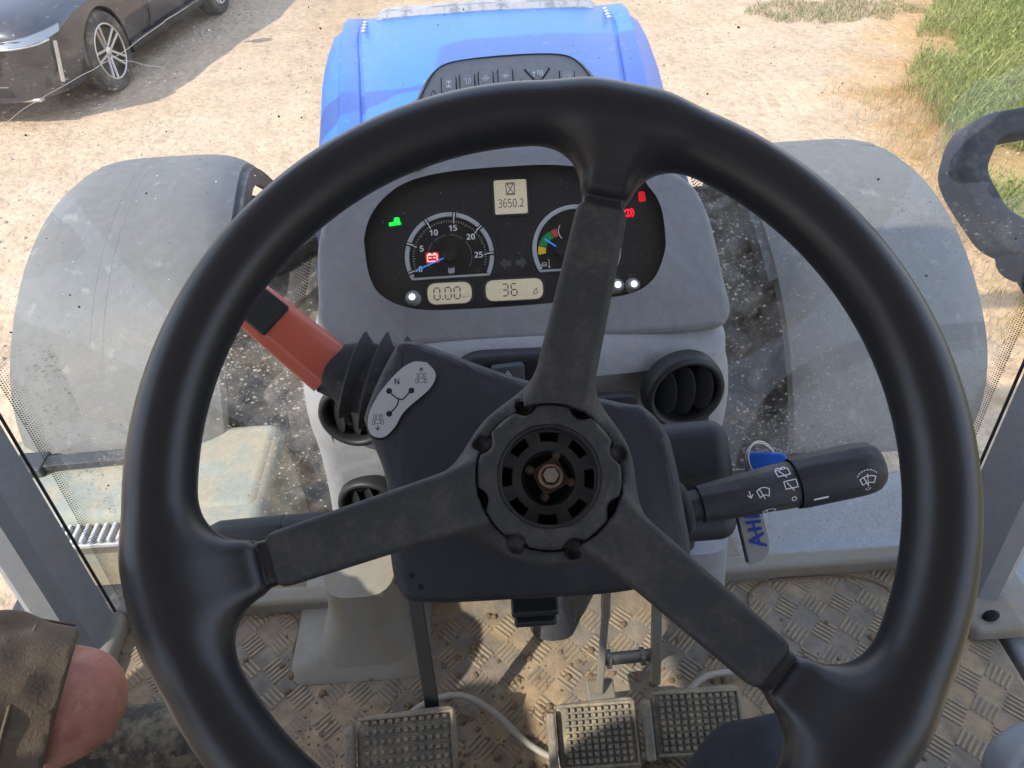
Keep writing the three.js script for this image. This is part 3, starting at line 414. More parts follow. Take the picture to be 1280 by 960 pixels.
// ---------------------------------------------------------------- dashboard
const S45 = Math.SQRT1_2, DO = [-0.002, 1.887, -0.704];
const clusterPts = [[-0.1695, 0.009], [-0.1655, -0.0323], [-0.1508, -0.0588], [-0.1158, -0.0765], [-0.0602, -0.0812], [0.0461, -0.0805], [0.1179, -0.0765], [0.1510, -0.0600], [0.1675, -0.0300], [0.171, -0.006], [0.1683, 0.0260], [0.1575, 0.0490], [0.1350, 0.0700], [0.0577, 0.0845], [0.003, 0.0870], [-0.0699, 0.0850], [-0.1159, 0.0755], [-0.1443, 0.0572], [-0.1619, 0.0340]].map(([x, y]) => [x * 1.06, y * 1.07]);
const dash = thing('dashboard', 'grey tractor dashboard with curved instrument hood and lower console', 'dashboard');
{
  const h = new THREE.Group(); h.position.set(...DO); frame(h, [1, 0, 0], [0, S45, -S45]);
  const place = m => { m.position.copy(h.position); m.quaternion.copy(h.quaternion); return m; };
  const outer = smoothShape([[-0.226, -0.055], [-0.222, 0.012], [-0.200, 0.052], [-0.115, 0.098], [0, 0.112], [0.115, 0.100], [0.195, 0.062], [0.222, 0.020], [0.2345, -0.055], [0.238, -0.104], [0.2, -0.118], [0.05, -0.119], [-0.12, -0.116], [-0.205, -0.112], [-0.2275, -0.095]], true, 120);
  const opening = smoothShape(clusterPts, true, 110).getPoints();
  outer.holes.push(new THREE.Path(opening.slice().reverse()));
  place(mk('instrument_hood', extr(outer, 0.03, 0.010, 4), M.housing, dash));
  // recess wall round the instruments
  place(mk('recess_wall', soft(loft([opening.map(p => [p.x, p.y, -0.006]), opening.map(p => [p.x * 0.99, p.y * 0.985, -0.03])], false), 1), M.blackMatt, dash));
  // shell running back from the hood towards the windshield
  const ring = (k, dx, dy, z) => smoothShape([[-0.226, -0.055], [-0.222, 0.012], [-0.200, 0.052], [-0.115, 0.098], [0, 0.112], [0.115, 0.100], [0.195, 0.062], [0.222, 0.020], [0.2345, -0.055], [0.238, -0.104], [0.2, -0.118], [0.05, -0.119], [-0.12, -0.116], [-0.205, -0.112], [-0.2275, -0.095]], true, 90).getPoints().map(p => [p.x * k + dx, p.y * lerp(1, k, 0.4) + dy, z]);
  place(mk('hood_shell', soft(loft([ring(0.995, 0, 0, -0.020), ring(0.975, 0, 0.022, -0.06), ring(0.90, 0, 0.075, -0.115), ring(0.62, 0, 0.165, -0.165), ring(0.5, 0, 0.19, -0.19)]), 1), M.housing, dash));
  place(mk('trim_plug', sph(0.009, -0.107, 0.089, 0.001, 1, 0.6, 0.5, 14), M.blackMatt, dash));
  // keypad on top, leaning to the driver
  const kp = mk('keypad', extr(roundShape([[-0.150, -0.085], [-0.1255, -0.022], [-0.098, 0.034], [0.0, 0.047], [0.098, 0.0405], [0.131, -0.012], [0.146, -0.085]], [0.01, 0.02, 0.035, 0.1, 0.035, 0.02, 0.01]), 0.05, 0.006, 4), M.housing, dash);
  kp.position.set(0.006, 1.961, -0.999); const a = 32 * D2R; frame(kp, [1, 0, 0], [0, Math.sin(a), -Math.cos(a)]);
  mk('keypad_rim', tube([[-0.128, -0.05, 0.001], [-0.117, -0.02, 0.001], [-0.096, 0.020, 0.001], [-0.080, 0.031, 0.001], [0, 0.039, 0.001], [0.085, 0.0335, 0.001], [0.101, 0.022, 0.001], [0.121, -0.015, 0.001], [0.130, -0.05, 0.001]], 0.0009, 90, 6), M.black, kp);
  const ic = { lw: (g) => { g.strokeStyle = '#d4d8dc'; g.fillStyle = '#d4d8dc'; g.lineWidth = 5; g.lineJoin = 'round'; } };
  const icons = [
    [-0.078, -0.003, (g) => { g.strokeRect(38, 22, 52, 84); g.beginPath(); g.moveTo(44, 28); g.lineTo(84, 28); g.lineTo(44, 100); g.lineTo(84, 100); g.closePath(); g.fill(); }],
    [-0.0525, 0.0, (g) => { g.beginPath(); g.moveTo(26, 40); g.lineTo(26, 30); g.lineTo(52, 30); g.lineTo(52, 92); g.quadraticCurveTo(70, 106, 80, 92); g.lineTo(80, 30); g.lineTo(100, 30); g.lineTo(100, 92); g.stroke(); }],
    [-0.027, 0.0035, (g) => { g.beginPath(); g.moveTo(64, 26); g.quadraticCurveTo(34, 66, 44, 88); g.quadraticCurveTo(64, 108, 84, 88); g.quadraticCurveTo(94, 66, 64, 26); g.stroke(); g.fillRect(58, 56, 12, 30); g.fillRect(18, 64, 22, 8); g.fillRect(88, 64, 22, 8); }],
    [0.0, 0.005, (g) => { g.beginPath(); g.moveTo(20, 60); g.lineTo(66, 30); g.lineTo(108, 62); g.lineTo(62, 98); g.closePath(); g.stroke(); g.fillRect(46, 54, 36, 18); }],
    [0.0845, -0.003, (g) => { g.strokeRect(28, 34, 72, 64); g.beginPath(); g.arc(64, 66, 18, 0, 7); g.stroke(); }],
  ];
  for (const [x, y, draw] of icons) { const b = mk('button', extr(roundShape([[-0.0095, -0.0135], [-0.0095, 0.0115], [0.0095, 0.0115], [0.0095, -0.0135]], 0.003), 0.004, 0.001, 2), M.housing, kp); b.position.set(x, y, 0.003); b.rotation.z = -0.03; mk('button_gap', extr(roundShape([[-0.0108, -0.0148], [-0.0108, 0.0128], [0.0108, 0.0128], [0.0108, -0.0148]], 0.004), 0.002, 0), M.blackMatt, kp).position.set(x, y, 0.0006); decal(g => { ic.lw(g); draw(g); }, 128, 128, 0.016, 0.016, 0, -0.001, 0.0004, b); }
  { const b = mk('button', extr(roundShape([[-0.0165, 0.010], [0.0165, 0.010], [0.004, -0.008], [-0.004, -0.008]], 0.003), 0.004, 0.001, 2), M.housing, kp); b.position.set(0.0443, 0.004, 0.003); mk('button_gap', extr(roundShape([[-0.0195, 0.0115], [0.0195, 0.0115], [0.005, -0.0095], [-0.005, -0.0095]], 0.004), 0.002, 0), M.blackMatt, kp).position.set(0.0443, 0.004, 0.0006); decal(g => { ic.lw(g); g.beginPath(); g.moveTo(30, 20); g.lineTo(14, 44); g.lineTo(46, 44); g.fill(); g.fillRect(26, 40, 8, 44); for (let i = 0; i < 3; i++) for (let j = 0; j < 3 + (i > 0); j++) g.fillRect(60 + i * 20, 18 + j * 17, 15, 11); }, 128, 96, 0.019, 0.013, 0, 0.001, 0.0004, b); }
  for (const [x, y] of [[-0.0995, -0.019], [0.021, -0.010], [0.067, -0.012]]) { const b = mk('button', extr(roundShape([[-0.007, -0.01], [0, 0.008], [0.007, -0.01]], 0.004), 0.003, 0.001, 2), M.housing, kp); b.position.set(x, y, 0.0025); mk('button_gap', extr(roundShape([[-0.009, -0.012], [0, 0.011], [0.009, -0.012]], 0.005), 0.002, 0), M.blackMatt, kp).position.set(x, y, 0.0006); }
}
{ // lower console: face near z = -0.58, two stacked blocks with rounded cheeks
  const O = [0, 1.6];
  const face = smoothShape([[-0.240, 0.198], [-0.256, 0.170], [-0.262, 0.14], [-0.262, 0.06], [-0.272, -0.03], [-0.288, -0.13], [-0.298, -0.19], [-0.22, -0.215], [-0.1, -0.20], [0.1, -0.20], [0.21, -0.22], [0.262, -0.20], [0.256, -0.08], [0.250, 0.04], [0.244, 0.13], [0.240, 0.16], [0.226, 0.192], [0.12, 0.205], [-0.10, 0.208]].map(([x, y]) => [x, y]), true, 140);
  const g = extr(face, 0.17, 0.032, 6);
  { // the cheeks fall back towards the sides
    const p = g.attributes.position; for (let i = 0; i < p.count; i++) { const x = p.getX(i), y = p.getY(i); p.setZ(i, p.getZ(i) - 0.55 * Math.pow(Math.abs(x), 2) - 0.10 * sst(0.12, -0.2, y) * 0.4 - 0.05 * sst(0.10, 0.235, y)); } g.computeVertexNormals(); }
  const con = mk('lower_console', soft(mergeVertices((() => { g.deleteAttribute('uv'); g.deleteAttribute('normal'); return g; })()), 0.7), M.console, dash); con.position.set(0, 1.6, -0.555);
  mk('console_gap', [tube([[-0.215, 1.798, -0.645], [-0.10, 1.800, -0.632], [0.10, 1.798, -0.632], [0.218, 1.794, -0.645]], 0.006, 40, 6)], M.blackMatt, dash);
  // foot on the left and flange round it
  const rr4 = (x0, x1, z0, z1, y, r) => { const s = roundShape([[x0, z0], [x1, z0], [x1, z1], [x0, z1]], r).getPoints(6); return s.map(p => [p.x, y, p.y]); };
  mk('console_foot', soft(loft([rr4(-0.325, -0.185, -0.70, -0.505, FY + 0.004, 0.04), rr4(-0.318, -0.188, -0.70, -0.515, FY + 0.02, 0.045), rr4(-0.305, -0.195, -0.69, -0.535, FY + 0.05, 0.045), rr4(-0.298, -0.198, -0.68, -0.545, FY + 0.13, 0.04)].map(s => s.reverse())), 0.9), M.boot, dash);
  mk('foot_flange', soft(loft([rr4(-0.365, -0.160, -0.70, -0.487, FY + 0.001, 0.03), rr4(-0.360, -0.165, -0.70, -0.492, FY + 0.007, 0.03)].map(s => s.reverse())), 0.9), M.boot, dash);
  mk('console_foot', soft(loft([rr4(0.19, 0.30, -0.70, -0.56, FY + 0.004, 0.04), rr4(0.195, 0.29, -0.69, -0.575, FY + 0.13, 0.04)].map(s => s.reverse())), 0.9), M.console, dash);
  mk('dark_slot', box(0.05, 0.012, 0.02, -0.215, 1.415, -0.583, 0.005), M.blackMatt, dash);
  // round air vents
  const vent = (x, y, z, r, tilt, nl) => {
    const v = mk('air_vent', metric(new THREE.LatheGeometry([[0.78, -0.5], [0.80, 0.0], [0.84, 0.14], [0.92, 0.2], [1.02, 0.15], [1.06, 0.0], [1.06, -0.3]].map(p => V2(p[0] * r, p[1] * r)), 48).rotateX(Math.PI / 2)), M.black, dash);
    v.position.set(x, y, z); v.rotation.set(-0.18, tilt, 0);
    mk('vent_bowl', metric(new THREE.LatheGeometry([[0.0, -0.55], [0.5, -0.5], [0.8, -0.3]].map(p => V2(p[0] * r, p[1] * r)), 32).rotateX(Math.PI / 2)), M.blackMatt, v);
    for (let i = 0; i < nl; i++) { const l = mk('louvre', metric(new THREE.SphereGeometry(r * 0.72, 24, 14).scale(0.06, 1, 0.42)), M.black, v); l.position.set((i - (nl - 1) / 2) * r * 0.48, 0, -0.04 * r); l.scale.y = Math.sqrt(1 - ((i - (nl - 1) / 2) * 0.42) ** 2); l.rotation.y = 0.95; }
    return v;
  };
  vent(0.176, 1.756, -0.572, 0.044, 0.12, 3); vent(-0.196, 1.748, -0.578, 0.038, -0.15, 3); vent(-0.205, 1.585, -0.580, 0.040, -0.15, 3);
  // hazard switch
  const hz = mk('hazard_switch', extr(roundShape([[-0.05, -0.015], [-0.05, 0.010], [-0.03, 0.019], [0.05, 0.017], [0.05, -0.02], [-0.03, -0.02]], 0.01), 0.02, 0.004), M.cover, dash); hz.position.set(-0.024, 1.798, -0.580); hz.rotation.set(-0.25, 0, 0);
  mk('switch_well', extr(roundShape([[-0.032, -0.012], [-0.036, 0.006], [-0.02, 0.012], [0.045, 0.011], [0.045, -0.014]], 0.006), 0.004, 0.001), M.blackMatt, hz).position.z = 0.002;
  const bt = mk('rocker', extr(roundShape([[-0.016, -0.0115], [-0.016, 0.0105], [0.020, 0.0105], [0.020, -0.0115]], 0.005), 0.010, 0.003), std({ color: 0x4a4e56, roughness: 0.5 }), hz); bt.position.set(0.003, 0, 0.011); bt.rotation.y = 0.15;
  decal(g => { g.strokeStyle = '#dfe2e4'; g.lineWidth = 5; g.beginPath(); g.moveTo(48, 14); g.lineTo(84, 78); g.lineTo(12, 78); g.closePath(); g.stroke(); g.beginPath(); g.moveTo(48, 38); g.lineTo(64, 68); g.lineTo(32, 68); g.closePath(); g.stroke(); }, 96, 96, 0.013, 0.013, 0.001, 0.0005, 0.0006, bt);
  const sw = mk('blank_switch', extr(roundShape([[-0.03, -0.012], [-0.03, 0.012], [0.03, 0.012], [0.03, -0.012]], 0.008), 0.015, 0.004), M.cover, dash); sw.position.set(0.092, 1.752, -0.560); sw.rotation.x = -0.25;
}
// ---------------------------------------------------------------- instrument cluster
{
  const c = thing('instrument_cluster', 'black instrument cluster with round dials, warning lamps and small displays', 'instruments', DO); frame(c, [1, 0, 0], [0, S45, -S45]);
  const K = 5300, W = 2014, H = 1060, X = x => (x + 0.19) * K, Y = y => (0.10 - y) * K;
  const TC = [-0.0752, -0.0125], TR = 0.050, GC = [0.0715, -0.0125], P0 = [0.0530, -0.0140];
  const print = canvasTex(W, H, g => {
    g.fillStyle = '#1d2025'; g.fillRect(0, 0, W, H); g.lineJoin = 'round';
    const rrp = (x, y, w, h, r, col = '#2d3138', lw = 5) => { g.strokeStyle = col; g.lineWidth = lw; g.beginPath(); g.roundRect(X(x), Y(y), w * K, h * K, r * K); g.stroke(); };
    // unlit windows
    rrp(-0.118, 0.066, 0.05, 0.017, 0.008); rrp(-0.056, 0.062, 0.018, 0.026, 0.004); rrp(0.026, 0.062, 0.018, 0.026, 0.004); rrp(0.05, 0.066, 0.025, 0.022, 0.010); rrp(-0.0135, 0.0215, 0.024, 0.034, 0.004);
    rrp(-0.154, 0.012, 0.019, 0.05, 0.009); rrp(0.136, 0.02, 0.018, 0.055, 0.009);
    for (const [cx, cy] of [TC, GC]) { g.strokeStyle = '#30343a'; g.lineWidth = 6; g.beginPath(); g.arc(X(cx), Y(cy), 0.0545 * K, Math.PI * 0.86, Math.PI * 2.14); g.stroke(); g.fillStyle = '#101114'; g.beginPath(); g.arc(X(cx), Y(cy), TR * K, 0, 7); g.fill(); }
    g.fillStyle = '#1d2025'; g.fillRect(X(-0.13), Y(-0.037), 0.11 * K, 0.02 * K); g.fillRect(X(0.015), Y(-0.037), 0.115 * K, 0.02 * K);
    // rev counter
    const pt = (a, r) => [X(TC[0] + r * Math.cos(a)), Y(TC[1] + r * Math.sin(a))];
    for (let i = 0; i <= 54; i++) { const n = i * 0.5, a = (200 - n * 8) * D2R, big = i % 10 === 0, mid = i % 5 === 0; g.strokeStyle = '#dcdedf'; g.lineWidth = big ? 8 : 3; g.beginPath(); g.moveTo(...pt(a, big ? 0.0475 : 0.0425)); g.lineTo(...pt(a, big ? 0.0395 : mid ? 0.0395 : 0.0405)); g.stroke(); }
    g.fillStyle = '#dcdedf'; g.font = 'bold 50px sans-serif'; g.textAlign = 'center'; g.textBaseline = 'middle';
    [0, 5, 10, 15, 20, 25].forEach(n => { const a = (200 - n * 8) * D2R; g.fillText(String(n), ...pt(a, n === 0 ? 0.0365 : 0.0335)); });
    g.strokeStyle = '#5a5d62'; g.lineWidth = 7; for (const [a0, a1] of [[95, 130], [138, 165], [172, 208], [50, 88], [5, 42], [-30, 0]]) { g.beginPath(); g.arc(X(TC[0]), Y(TC[1]), 0.0255 * K, -a1 * D2R, -a0 * D2R); g.stroke(); }
    g.strokeStyle = '#2a2d32'; g.lineWidth = 3; for (const [a, r] of [[85, 0.017], [0, 0.019]]) { g.beginPath(); g.arc(...pt(a * D2R, r), 16, 0, 7); g.stroke(); }
    // small leaf emblem under the rev counter hub
    g.save(); g.translate(X(TC[0] + 0.001), Y(TC[1] - 0.0155)); g.fillStyle = '#b9bcc0'; g.fillRect(-3, -14, 6, 34); for (const s of [-1, 1]) for (let k = 0; k < 3; k++) { g.beginPath(); g.ellipse(s * 12, -8 + k * 11, 11, 4, s * -0.7, 0, 7); g.fill(); } g.restore();
    g.fillStyle = '#73767b'; g.font = '15px sans-serif'; g.fillText('r/min', X(TC[0] + 0.031), Y(TC[1] - 0.0155)); g.fillText('x100', X(TC[0] + 0.031), Y(TC[1] - 0.0185));
    // temperature gauge
    const seg = (a0, a1, col) => { g.fillStyle = col; g.beginPath(); g.arc(X(P0[0]), Y(P0[1]), 0.0262 * K, -a1 * D2R, -a0 * D2R); g.arc(X(P0[0]), Y(P0[1]), 0.0172 * K, -a0 * D2R, -a1 * D2R, true); g.fill(); };
    seg(164, 186, '#f0c92a'); seg(115, 162, '#158a4a'); seg(96, 113, '#c04a38');
    g.strokeStyle = '#d5d7d9'; g.lineWidth = 5; g.beginPath(); g.arc(X(0.064), Y(0.009), 0.012 * K, Math.PI * 0.75, Math.PI * 1.2); g.stroke();
    g.strokeStyle = '#c9cccf'; g.lineWidth = 4; g.strokeRect(X(0.0305), Y(-0.0265), 26, 20); g.beginPath(); g.moveTo(X(0.0285), Y(-0.029)); g.lineTo(X(0.036), Y(-0.029)); g.moveTo(X(0.0385), Y(-0.0225)); g.lineTo(X(0.0385), Y(-0.031)); g.stroke(); g.beginPath(); g.arc(X(0.0385), Y(-0.0315), 6, 0, 7); g.fillStyle = '#c9cccf'; g.fill();
    // arrows
    g.fillStyle = '#4a4d52'; for (const [x, s] of [[-0.0115, -1], [0.0065, 1]]) { g.beginPath(); const ax = X(x), ay = Y(-0.0245); g.moveTo(ax + s * 38, ay); g.lineTo(ax, ay - 38); g.lineTo(ax, ay - 17); g.lineTo(ax - s * 34, ay - 17); g.lineTo(ax - s * 34, ay + 17); g.lineTo(ax, ay + 17); g.lineTo(ax, ay + 38); g.fill(); }
    g.strokeStyle = '#5d6065'; g.lineWidth = 4; for (const x of [0.112, 0.133]) for (let k = 0; k < 3; k++) { g.beginPath(); g.arc(X(x - 0.003 + k * 0.003), Y(-0.049), 8, Math.PI, 0); g.stroke(); }
    g.beginPath(); g.arc(X(-0.138), Y(-0.059), 18, 0.5, 5.5); g.strokeStyle = '#2b2e33'; g.stroke();
  });
  const sh = new THREE.ShapeGeometry(smoothShape(clusterPts.map(([x, y]) => [x * 1.01, y * 1.01]), true, 110)), p = sh.attributes.position, uv = []; for (let i = 0; i < p.count; i++) uv.push((p.getX(i) + 0.19) * K / W, 1 - (0.10 - p.getY(i)) * K / H); sh.setAttribute('uv', new THREE.Float32BufferAttribute(uv, 2));
  mk('face_plate', sh, phys({ map: print, roughness: 0.32 }), c).position.z = -0.016;
  const Z = -0.016, silver = std({ color: 0xb4b8bd, metalness: 0.25, roughness: 0.4 });
  const arc = (C, r0, r1, a0, a1) => { const s = new THREE.Shape(); s.absarc(C[0], C[1], r1, a0 * D2R, a1 * D2R, false); s.absarc(C[0], C[1], r0, a1 * D2R, a0 * D2R, true); return s; };
  const bezel = (name, C) => { const m = mk(name, [extr(arc(C, 0.0462, 0.0512, -27, 207), 0.003, 0.0008, 2, 60), extr(roundShape([[C[0] - 0.0445, C[1] - 0.0252], [C[0] + 0.0445, C[1] - 0.0252], [C[0] + 0.0455, C[1] - 0.0225], [C[0] - 0.0455, C[1] - 0.0225]], 0.0005), 0.003, 0.0008, 2)], silver, c); m.position.z = Z + 0.003; return m; };
  const tb = bezel('rev_counter_ring', TC);
  for (let n = 0; n <= 25; n += 5) { const a = (200 - n * 8) * D2R, m = mk('ring_notch', box(0.010, 0.0042, 0.002, 0, 0, 0, 0.0004, 1), M.blackMatt, tb); m.position.set(TC[0] + 0.0478 * Math.cos(a), TC[1] + 0.0478 * Math.sin(a), 0.0005); m.rotation.z = a; const w = mk('ring_tick', box(0.008, 0.0012, 0.0012, 0, 0, 0, 0.0003, 1), M.white, m); w.position.set(-0.001, 0, 0.001); }
  bezel('gauge_ring', GC);
  const needleMat = std({ color: 0x2f7fe0, emissive: 0x2f7fe0, emissiveIntensity: 0.35, roughness: 0.4 });
  const needle = (C, a, r) => { const n = mk('needle', box(r, 0.0016, 0.001, r / 2, 0, 0, 0.0004, 1), needleMat, c); n.position.set(C[0], C[1], Z + 0.006); n.rotation.z = a * D2R; const b = mk('needle_hub', cyl([C[0], C[1], Z], [C[0], C[1], Z + 0.009], 0.0078, 0.0068), M.blackMatt, c); };
  needle(TC, 201, 0.041); needle(P0, 143, 0.0225);
  // displays
  const lcd = (name, pts, r, x, y, pw, ph, draw) => {
    const [w, h] = pts, s = roundShape([[-w / 2, -h / 2], [w / 2, -h / 2], [w / 2, h / 2], [-w / 2, h / 2]], r), map = canvasTex(pw, ph, (g) => { g.fillStyle = '#c4b99e'; g.fillRect(0, 0, pw, ph); for (let i = 0; i < 260; i++) { g.fillStyle = rand() < 0.5 ? 'rgba(255,250,230,0.06)' : 'rgba(90,70,40,0.05)'; g.fillRect(rand() * pw, rand() * ph, rr(2, 26), rr(2, 14)); } g.fillStyle = g.strokeStyle = '#34363a'; draw(g); });
    const f = mk(name, extr(roundShape([[-w / 2 - 0.0025, -h / 2 - 0.0025], [w / 2 + 0.0025, -h / 2 - 0.0025], [w / 2 + 0.0025, h / 2 + 0.0025], [-w / 2 - 0.0025, h / 2 + 0.0025]], r + 0.002), 0.004, 0.0012), M.black, c); f.position.set(x, y, Z + 0.0025); f.rotation.z = -0.012;
    const g2 = new THREE.ShapeGeometry(s), q = g2.attributes.position, u2 = []; for (let i = 0; i < q.count; i++) u2.push(q.getX(i) / w + 0.5, q.getY(i) / h + 0.5); g2.setAttribute('uv', new THREE.Float32BufferAttribute(u2, 2));
    mk('screen', g2, phys({ map, roughness: 0.25, emissive: 0xffffff, emissiveMap: map, emissiveIntensity: 0.16 }), f).position.z = 0.0006; return f;
  };
  // seven-segment digits
  const seg7 = { 0: 'abcdef', 3: 'abcdg', 6: 'acdefg', 5: 'acdfg', 2: 'abdeg' };
  const digit = (g, ch, x, y, w, h, t) => { const S = { a: [x, y, x + w, y], b: [x + w, y, x + w, y + h / 2], c: [x + w, y + h / 2, x + w, y + h], d: [x, y + h, x + w, y + h], e: [x, y + h / 2, x, y + h], f: [x, y, x, y + h / 2], g: [x, y + h / 2, x + w, y + h / 2] }; g.lineWidth = t; g.lineCap = 'butt'; for (const k of seg7[ch]) { const [a, b, c2, d] = S[k], dx = Math.sign(c2 - a) * t * 0.7, dy = Math.sign(d - b) * t * 0.7; g.beginPath(); g.moveTo(a + dx, b + dy); g.lineTo(c2 - dx, d - dy); g.stroke(); } };
  lcd('hour_display', [0.0375, 0.0400], 0.0025, -0.0005, 0.0520, 300, 320, g => { g.lineWidth = 7; g.strokeRect(112, 30, 76, 110); g.beginPath(); g.moveTo(122, 40); g.lineTo(178, 40); g.lineTo(122, 130); g.lineTo(178, 130); g.closePath(); g.stroke(); g.font = '88px sans-serif'; g.textAlign = 'center'; g.save(); g.translate(150, 258); g.scale(0.92, 1.25); g.fillText('3650.2', 0, 0); g.restore(); });
  lcd('speed_display', [0.0505, 0.0245], 0.011, -0.0777, -0.0553, 420, 204, g => { digit(g, '0', 62, 46, 56, 112, 11); g.fillRect(136, 150, 13, 13); digit(g, '0', 168, 46, 56, 112, 11); digit(g, '0', 254, 46, 56, 112, 11); g.font = 'italic 26px sans-serif'; g.fillText('Km/h', 328, 150); });
  lcd('clock_display', [0.0655, 0.0240], 0.010, -0.0035, -0.0560, 540, 198, g => { digit(g, '3', 156, 42, 54, 112, 11); digit(g, '6', 240, 42, 54, 112, 11); g.lineWidth = 6; g.beginPath(); g.moveTo(450, 130); g.lineTo(480, 96); g.lineTo(486, 140); g.lineTo(452, 150); g.closePath(); g.stroke(); });
  // pale push knobs
  for (const [x, y] of [[-0.1194, -0.0588], [0.1135, -0.0600], [0.1318, -0.0604]]) { const k = mk('push_knob', metric(new THREE.LatheGeometry([[0.0088, 0], [0.0088, 0.006], [0.0074, 0.0085], [0.0065, 0.009], [0.0065, 0.0125], [0.0048, 0.0145], [0, 0.015]].map(q => V2(...q)), 28).rotateX(Math.PI / 2)), std({ color: 0x9a9c9e, roughness: 0.3 }), c); k.position.set(x, y, Z); mk('knob_light', sph(0.0040, 0, 0, 0.0135, 1, 1, 0.7), std({ color: 0xffffff, emissive: 0xffffff, emissiveIntensity: 0.9, roughness: 0.3 }), k); }
  mk('clear_lens', new THREE.ShapeGeometry(smoothShape(clusterPts.map(([x, y]) => [x * 0.995, y * 0.99]), true, 90)), M.glass, c).position.z = -0.0005;
  { const R = rng(13), sp = []; for (let q = 0; q < 260; q++) { const x = (R() - 0.5) * 0.30, y = (R() - 0.5) * 0.14, r = 0.00015 + 0.0005 * Math.pow(R(), 4); sp.push(new THREE.CircleGeometry(r, 5).scale(1 + R(), 1, 1).rotateZ(R() * 3).translate(x, y, 0.0004)); } tag(mk('lens_dust', mergeGeometries(sp), std({ color: 0x9a958c, roughness: 1 }), c), null, null, null, 'stuff'); }
  // lit warning lamps
  const lampMat = (hexc, i) => std({ color: 0x111111, emissive: hexc, emissiveIntensity: i, roughness: 0.5 }), flat = s => metric(new THREE.ExtrudeGeometry(s, { depth: 0.0012, bevelEnabled: false }));
  const sh2 = (pts) => { const s = new THREE.Shape(pts.map(q => V2(...q))); return s; }, circ = (x, y, r) => { const s = new THREE.Shape(); s.absarc(x, y, r, 0, 7, false); return s; };
  const lampAt = (name, geos, col, i, x, y, label) => { const m = mk(name, geos, lampMat(col, i), c, label); m.position.set(x, y, Z + 0.001); return m; };
  lampAt('warning_lamp', [flat(sh2([[-0.0065, -0.003], [-0.0065, 0.001], [-0.001, 0.0015], [0, 0.0065], [0.0055, 0.0065], [0.0065, 0.001], [0.007, -0.002]])), flat(circ(-0.0045, -0.0035, 0.0028)), flat(circ(0.004, -0.0022, 0.0042))], 0x05e040, 0.95, -0.1358, 0.0300, 'green tractor symbol');
  const bat = lampAt('warning_lamp', [flat(roundShape([[-0.0078, -0.0062], [0.0078, -0.0062], [0.0078, 0.0058], [-0.0078, 0.0058]], 0.002))], 0xd00818, 0.55, -0.0950, -0.0125, 'red battery symbol');
  mk('symbol_lines', [box(0.011, 0.0008, 0.0006, 0, 0.0028, 0.0014, 0), box(0.0008, 0.0075, 0.0006, -0.0055, -0.0008, 0.0014, 0), box(0.0008, 0.0075, 0.0006, 0.0055, -0.0008, 0.0014, 0), box(0.011, 0.0008, 0.0006, 0, -0.0046, 0.0014, 0), box(0.003, 0.0012, 0.0006, -0.003, 0.0042, 0.0014, 0), box(0.003, 0.0012, 0.0006, 0.003, 0.0042, 0.0014, 0), box(0.003, 0.0008, 0.0006, -0.0025, -0.0005, 0.0014, 0), box(0.003, 0.0008, 0.0006, 0.0025, -0.0005, 0.0014, 0)], lampMat(0xffd8d0, 0.9), bat);
  lampAt('warning_lamp', [flat(arc([0, 0], 0.003, 0.0047, 0, 359)), flat(arc([0, 0], 0.006, 0.0072, 130, 230)), flat(arc([0, 0], 0.006, 0.0072, -50, 50)), flat(sh2([[-0.0006, -0.002], [0.0006, -0.002], [0.0006, 0.002], [-0.0006, 0.002]]))], 0xff1030, 1.0, 0.1335, 0.0250, 'red brake symbol');
  lampAt('warning_lamp', [flat(roundShape([[-0.004, -0.006], [0.0045, -0.0055], [0.0035, 0.006], [-0.0035, 0.006]], 0.002))], 0xc0101c, 0.6, 0.1510, 0.0430, 'red lamp beside the spoke');
}

